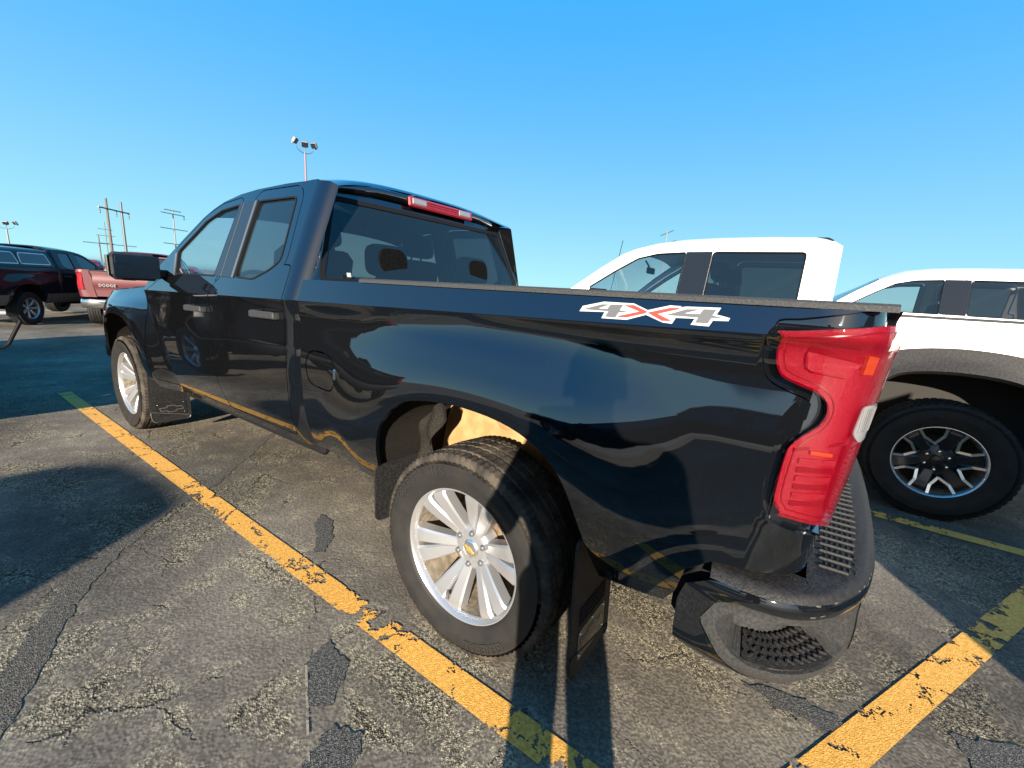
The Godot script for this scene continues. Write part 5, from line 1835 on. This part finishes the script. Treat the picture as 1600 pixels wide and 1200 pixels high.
	b = B.new()
	b.box(phone + Basis.from_euler(Vector3(-0.2125, 0.6025, 0.066)) * Vector3(0, 0, 0.0052), Vector3(0.148, 0.069, 0.001), Basis.from_euler(Vector3(-0.2125, 0.6025, 0.066)))
	obj("screen", b, M.farglass, ph)

# ---------------------------------------------------------------- the scene
func _ready() -> void:
	var cam := Camera3D.new()
	cam.name = "camera"
	cam.position = Vector3(0.9593, 1.3881, 2.1079)
	cam.rotation = Vector3(-0.21252, 0.60252, 0.0660)
	cam.fov = 82.4
	cam.near = 0.02
	cam.far = 3000.0
	add_child(cam)
	cam.current = true
	var env := Environment.new()
	var sky := Sky.new()
	var sm_ := ProceduralSkyMaterial.new()
	sm_.sky_top_color = Color(0.15, 0.67, 1.0)
	sm_.sky_horizon_color = Color(0.74, 0.98, 1.0)
	sm_.sky_curve = 0.175
	sm_.ground_bottom_color = Color(0.2, 0.19, 0.17)
	sm_.ground_horizon_color = Color(0.5, 0.55, 0.58)
	sm_.energy_multiplier = 1.0 / EXPOSURE
	sm_.sun_angle_max = 75.0
	sm_.sun_curve = 0.3
	sky.sky_material = sm_
	env.background_mode = Environment.BG_SKY
	env.sky = sky
	env.tonemap_mode = Environment.TONE_MAPPER_LINEAR
	env.tonemap_exposure = EXPOSURE
	env.ambient_light_source = Environment.AMBIENT_SOURCE_SKY
	env.sdfgi_enabled = true
	env.ssao_enabled = true
	env.ssil_enabled = true
	var we := WorldEnvironment.new()
	we.name = "world_environment"
	we.environment = env
	add_child(we)
	var sun := DirectionalLight3D.new()
	sun.name = "sun"
	sun.light_color = Color(1.0, 0.95, 0.88)
	sun.light_energy = 1.6
	sun.light_angular_distance = 0.5
	sun.shadow_enabled = true
	add_child(sun)
	sun.look_at_from_position(SUN_TO * 50.0, Vector3.ZERO)

	make_materials()
	make_ground()
	make_markings()

	# the black pickup that the picture is about
	M.wheels_hero = make_wheel_meshes("hero", 0.402, 0.262, 0.275)
	M.wheels_hex = make_wheel_meshes("hex", 0.418, 0.250, 0.28)
	M.wheels_plain = make_wheel_meshes("plain", 0.40, 0.25, 0.27)
	M.wheels_car = make_wheel_meshes("plain", 0.34, 0.22, 0.22)
	var p := base_truck()
	p.hero = true
	p.paint = M.paint
	p.cell = 0.05
	p.style = "hero"
	p.wheels = M.wheels_hero
	var t := pickup(p, "black_pickup", "glossy black pickup with a 4X4 badge on its bed, silver wheels and red tail light", Transform3D.IDENTITY)
	hero_extras(t, p)

	# white pickup parked beside it
	var w := base_truck()
	w.merge({"paint": M.white, "wb": 3.69, "W": 1.0, "flare": 0.03, "yc": 1.33, "nose": -4.65, "tail": 0.95, "xA": -3.02, "xB": -1.96, "xdr": -0.89, "xcab": -0.775, "xgap": -0.752, "belt": 1.40, "flares": true, "arch": 1.10,
		"winF": [[-2.72, 1.42], [-1.93, 1.42], [-1.93, 1.815], [-2.18, 1.80], [-2.36, 1.755], [-2.56, 1.63], [-2.80, 1.46]],
		"winR": [[-1.70, 1.42], [-1.01, 1.42], [-1.01, 1.82], [-1.70, 1.82]],
		"pillar": [[-1.925, 1.42], [-1.705, 1.42], [-1.705, 1.822], [-1.925, 1.818]],
		"roof": [[-3.10, 1.36], [-2.95, 1.47], [-2.72, 1.65], [-2.52, 1.79], [-2.40, 1.84], [-2.25, 1.877], [-2.0, 1.905], [-1.7, 1.918], [-1.3, 1.922], [-0.98, 1.915], [-0.84, 1.90], [-0.79, 1.87]],
		"wheel_y": 0.41, "wheel_z": 0.875, "style": "hex", "wheels": M.wheels_hex, "handle": M.white, "mirror_x": -2.6, "mirror_y": 1.36, "mirror_mat": M.trim}, true)
	var n1 := pickup(w, "white_pickup", "white crew-cab pickup with grey arch flares and black spoked wheels beside the black pickup", Transform3D(Basis.IDENTITY, Vector3(1.77, 0, -2.955)))
	plain_bumper(n1, w, M.plastic)
	for z in [0.0]:
		var fa := B.new()
		fa.prism(pv([[-1.02, 1.975], [-0.86, 1.975], [-0.90, 1.995], [-1.0, 1.998]]), -0.05, 0.05, func(q: Vector2, d: float) -> Vector3: return Vector3(q.x, q.y, d + 0.25))
		obj("roof_aerial", fa, M.trim, n1)
	var an := B.new()
	an.tube([Vector3(-3.25, 1.22, -0.62), Vector3(-3.19, 1.62, -0.62), Vector3(-3.12, 2.10, -0.62)], 0.004, 6)
	obj("whip_aerial", an, M.trim, n1)
	var w2 := w.duplicate()
	w2.flares = false
	w2.style = "plain"
	w2.wheels = M.wheels_plain
	w2.arch = 1.0
	w2.cell = 0.1
	var n2 := pickup(w2, "white_pickup", "white crew-cab pickup without arch flares behind the nearer white pickup", Transform3D(Basis.IDENTITY, Vector3(3.95, 0, -5.85)))
	plain_bumper(n2, w2, M.chrome)

	# pickups across the aisle
	var far := base_truck()
	far.merge({"cell": 0.12, "wheels": M.wheels_plain, "glass": M.farglass, "tint": M.farglass}, true)
	var gy := ground_y(-14.8)
	var k1 := far.duplicate()
	k1.paint = M.darkpaint
	var a1 := yaw(-42.0, Vector3.ZERO)
	a1.origin = Vector3(-14.9, gy, 0.0) - a1.basis * Vector3(0, 0, -0.98)
	var bt := pickup(k1, "dark_pickup", "black pickup with a topper on its bed and tan lower body across the aisle", a1)
	plain_bumper(bt, k1, M.taupe)
	topper(bt, k1, M.darkpaint, 1.84)
	for s in [1.0, -1.0]:
		for seg in [[-3.20, -0.54], [0.58, 0.90], [-4.5, -4.3]]:
			var lb := B.new()
			lb.sheet(pv([[seg[0], 0.50], [seg[1], 0.50], [seg[1], 0.74], [seg[0], 0.74]]), [], func(q: Vector2) -> Vector3: return Vector3(q.x, q.y, (side(k1, q.x, q.y, false) + 0.006) * s), 0.2, Vector3(0, 0, s), 0.01)
			obj("lower_panel", lb, M.taupe, bt)
	var k2 := far.duplicate()
	k2.paint = M.maroon
	k2.big_lamp = false
	var a2 := yaw(-25.0, Vector3.ZERO)
	a2.origin = Vector3(-13.75, ground_y(-13.7), -0.72) - a2.basis * Vector3(0.92, 0, 0.93)
	var rt := pickup(k2, "maroon_pickup", "maroon pickup with chrome rear bumper seen past the black pickup's nose", a2)
	plain_bumper(rt, k2, M.chrome)
	var tm := TextMesh.new()
	tm.text = "DODGE"
	var fo := SystemFont.new()
	fo.font_names = PackedStringArray(["Droid Sans"])
	fo.font_weight = 700
	tm.font = fo; tm.font_size = 32; tm.pixel_size = 0.0030; tm.depth = 0.01
	tm.material = M.galv
	var le := inst("tailgate_letters", tm, rt)
	le.transform = Transform3D(Basis(Vector3.UP, PI / 2), Vector3(1.09, 1.04, 0.40))
	suv(yaw(-14.0, Vector3(-24.5, ground_y(-24.0), -2.9)), "red car with a roof fin parked behind the maroon pickup", M.red, "red_car")
	suv(yaw(-20.0, Vector3(-25.0, ground_y(-25.0), -6.6)), "red car seen between the mirror and windscreen pillar of the black pickup", M.red, "red_car")

	# vehicles behind the photographer: they shade the ground and show in the paint
	var k3 := far.duplicate()
	k3.paint = M.darkpaint
	var l1 := pickup(k3, "dark_pickup", "dark pickup parked in the open row behind the photographer", Transform3D(Basis.IDENTITY, Vector3(2.1, 0, 7.72)))
	plain_bumper(l1, k3, M.chrome)
	var k5 := far.duplicate()
	k5.paint = M.darkpaint
	var gx := -5.05
	var l2 := pickup(k5, "dark_pickup", "dark pickup with a bent black tube bumper in the bay left of the black pickup", Transform3D(Basis(Vector3(0, 0, 1), 0.012), Vector3(gx, -0.02, 2.84)))
	plain_bumper(l2, k5, M.plastic)
	var tb := B.new()
	tb.tube([Vector3(0.98, 0.98, -0.7), Vector3(1.02, 0.98, -1.12), Vector3(1.02, 0.975, -1.26), Vector3(1.02, 0.955, -1.315), Vector3(1.02, 0.915, -1.33), Vector3(1.02, 0.745, -1.25), Vector3(1.02, 0.72, -1.22), Vector3(1.02, 0.715, -1.12), Vector3(0.98, 0.70, -0.7)], 0.013, 8)
	obj("tube_bumper", tb, M.trim, l2)
	tb = B.new()
	tb.tube([Vector3(1.021, 0.98, -1.05), Vector3(1.021, 0.976, -1.262)], 0.015, 8)
	obj("tube_sleeve", tb, M.decal_white, l2)
	var k4 := far.duplicate()
	k4.paint = M.silver
	var v3 := pickup(k4, "silver_pickup", "silver pickup with a topper standing tail to tail with the black pickup", yaw(180.0, Vector3(4.12, 0, 1.25)))
	plain_bumper(v3, k4, M.chrome)
	topper(v3, k4, M.silver, 1.73)

	# poles against the sky
	var base_y := ground_y(-60.0)
	lamp_mast(Vector3(-45.2, base_y, -25.0), 13.6 - base_y, 3, 1.05, M.pole_pink, "tall pinkish mast with three flood lamps beyond the black pickup's roof")
	lamp_mast(Vector3(-107.0, base_y, -11.0), 5.6 - base_y, 3, 1.1, M.galv, "thin grey mast with three flood lamps above the topper pickup")
	var hl := Vector3(-3.0, 0, -2.9)
	utility_pole(Vector3(-108.5, base_y, -23.9), 12.7 - base_y, [[10.9 - base_y, Vector3(-1.4, 0, -1.4), hl, [-0.95, 0.1, 0.95]]], "H-frame utility pole with one wooden and one steel leg", Vector3(-2.9, 0, -2.8), M.wood, 0.27)
	utility_pole(Vector3(-136.0, base_y, -43.0), 15.3 - base_y, [[15.0 - base_y, Vector3.ZERO, Vector3(-0.8, 0, -2.0), []], [14.2 - base_y, Vector3.ZERO, Vector3(-1.6, 0, -3.0), [0.95]], [10.6 - base_y, Vector3.ZERO, Vector3(-1.6, 0, -3.4), []], [7.0 - base_y, Vector3.ZERO, Vector3(-1.6, 0, -3.0), []]], "pale steel utility pole with four cross arms beside the windscreen pillar", Vector3.ZERO, M.galv, 0.20)
	utility_pole(Vector3(-245.0, base_y, -55.0), 17.5 - base_y, [[14.5 - base_y, Vector3.ZERO, Vector3(-1, 0, -2.5), []], [12.0 - base_y, Vector3.ZERO, Vector3(-1, 0, -3.2), []], [9.0 - base_y, Vector3.ZERO, Vector3(-1, 0, -2.5), []]], "far slender utility pole with three short cross arms", Vector3.ZERO, M.steel, 0.2)
	utility_pole(Vector3(-163.0, base_y, -34.4), 8.6 - base_y, [[6.3 - base_y, Vector3(0, 0, -2.4), Vector3(-1.5, 0, -6.0), []]], "leaning low utility pole with one long cross arm", Vector3.ZERO, M.wood, 0.2)
	utility_pole(Vector3(-18.5, 0, -61.0), 10.4, [[10.2, Vector3.ZERO, Vector3(0.9, 0.3, 0.2), []], [8.8, Vector3.ZERO, Vector3(1.4, 0.4, 0.2), []]], "utility pole seen over the roof and through the cab of the white pickup", Vector3.ZERO, M.galv, 0.11)
	photographer(cam.position)
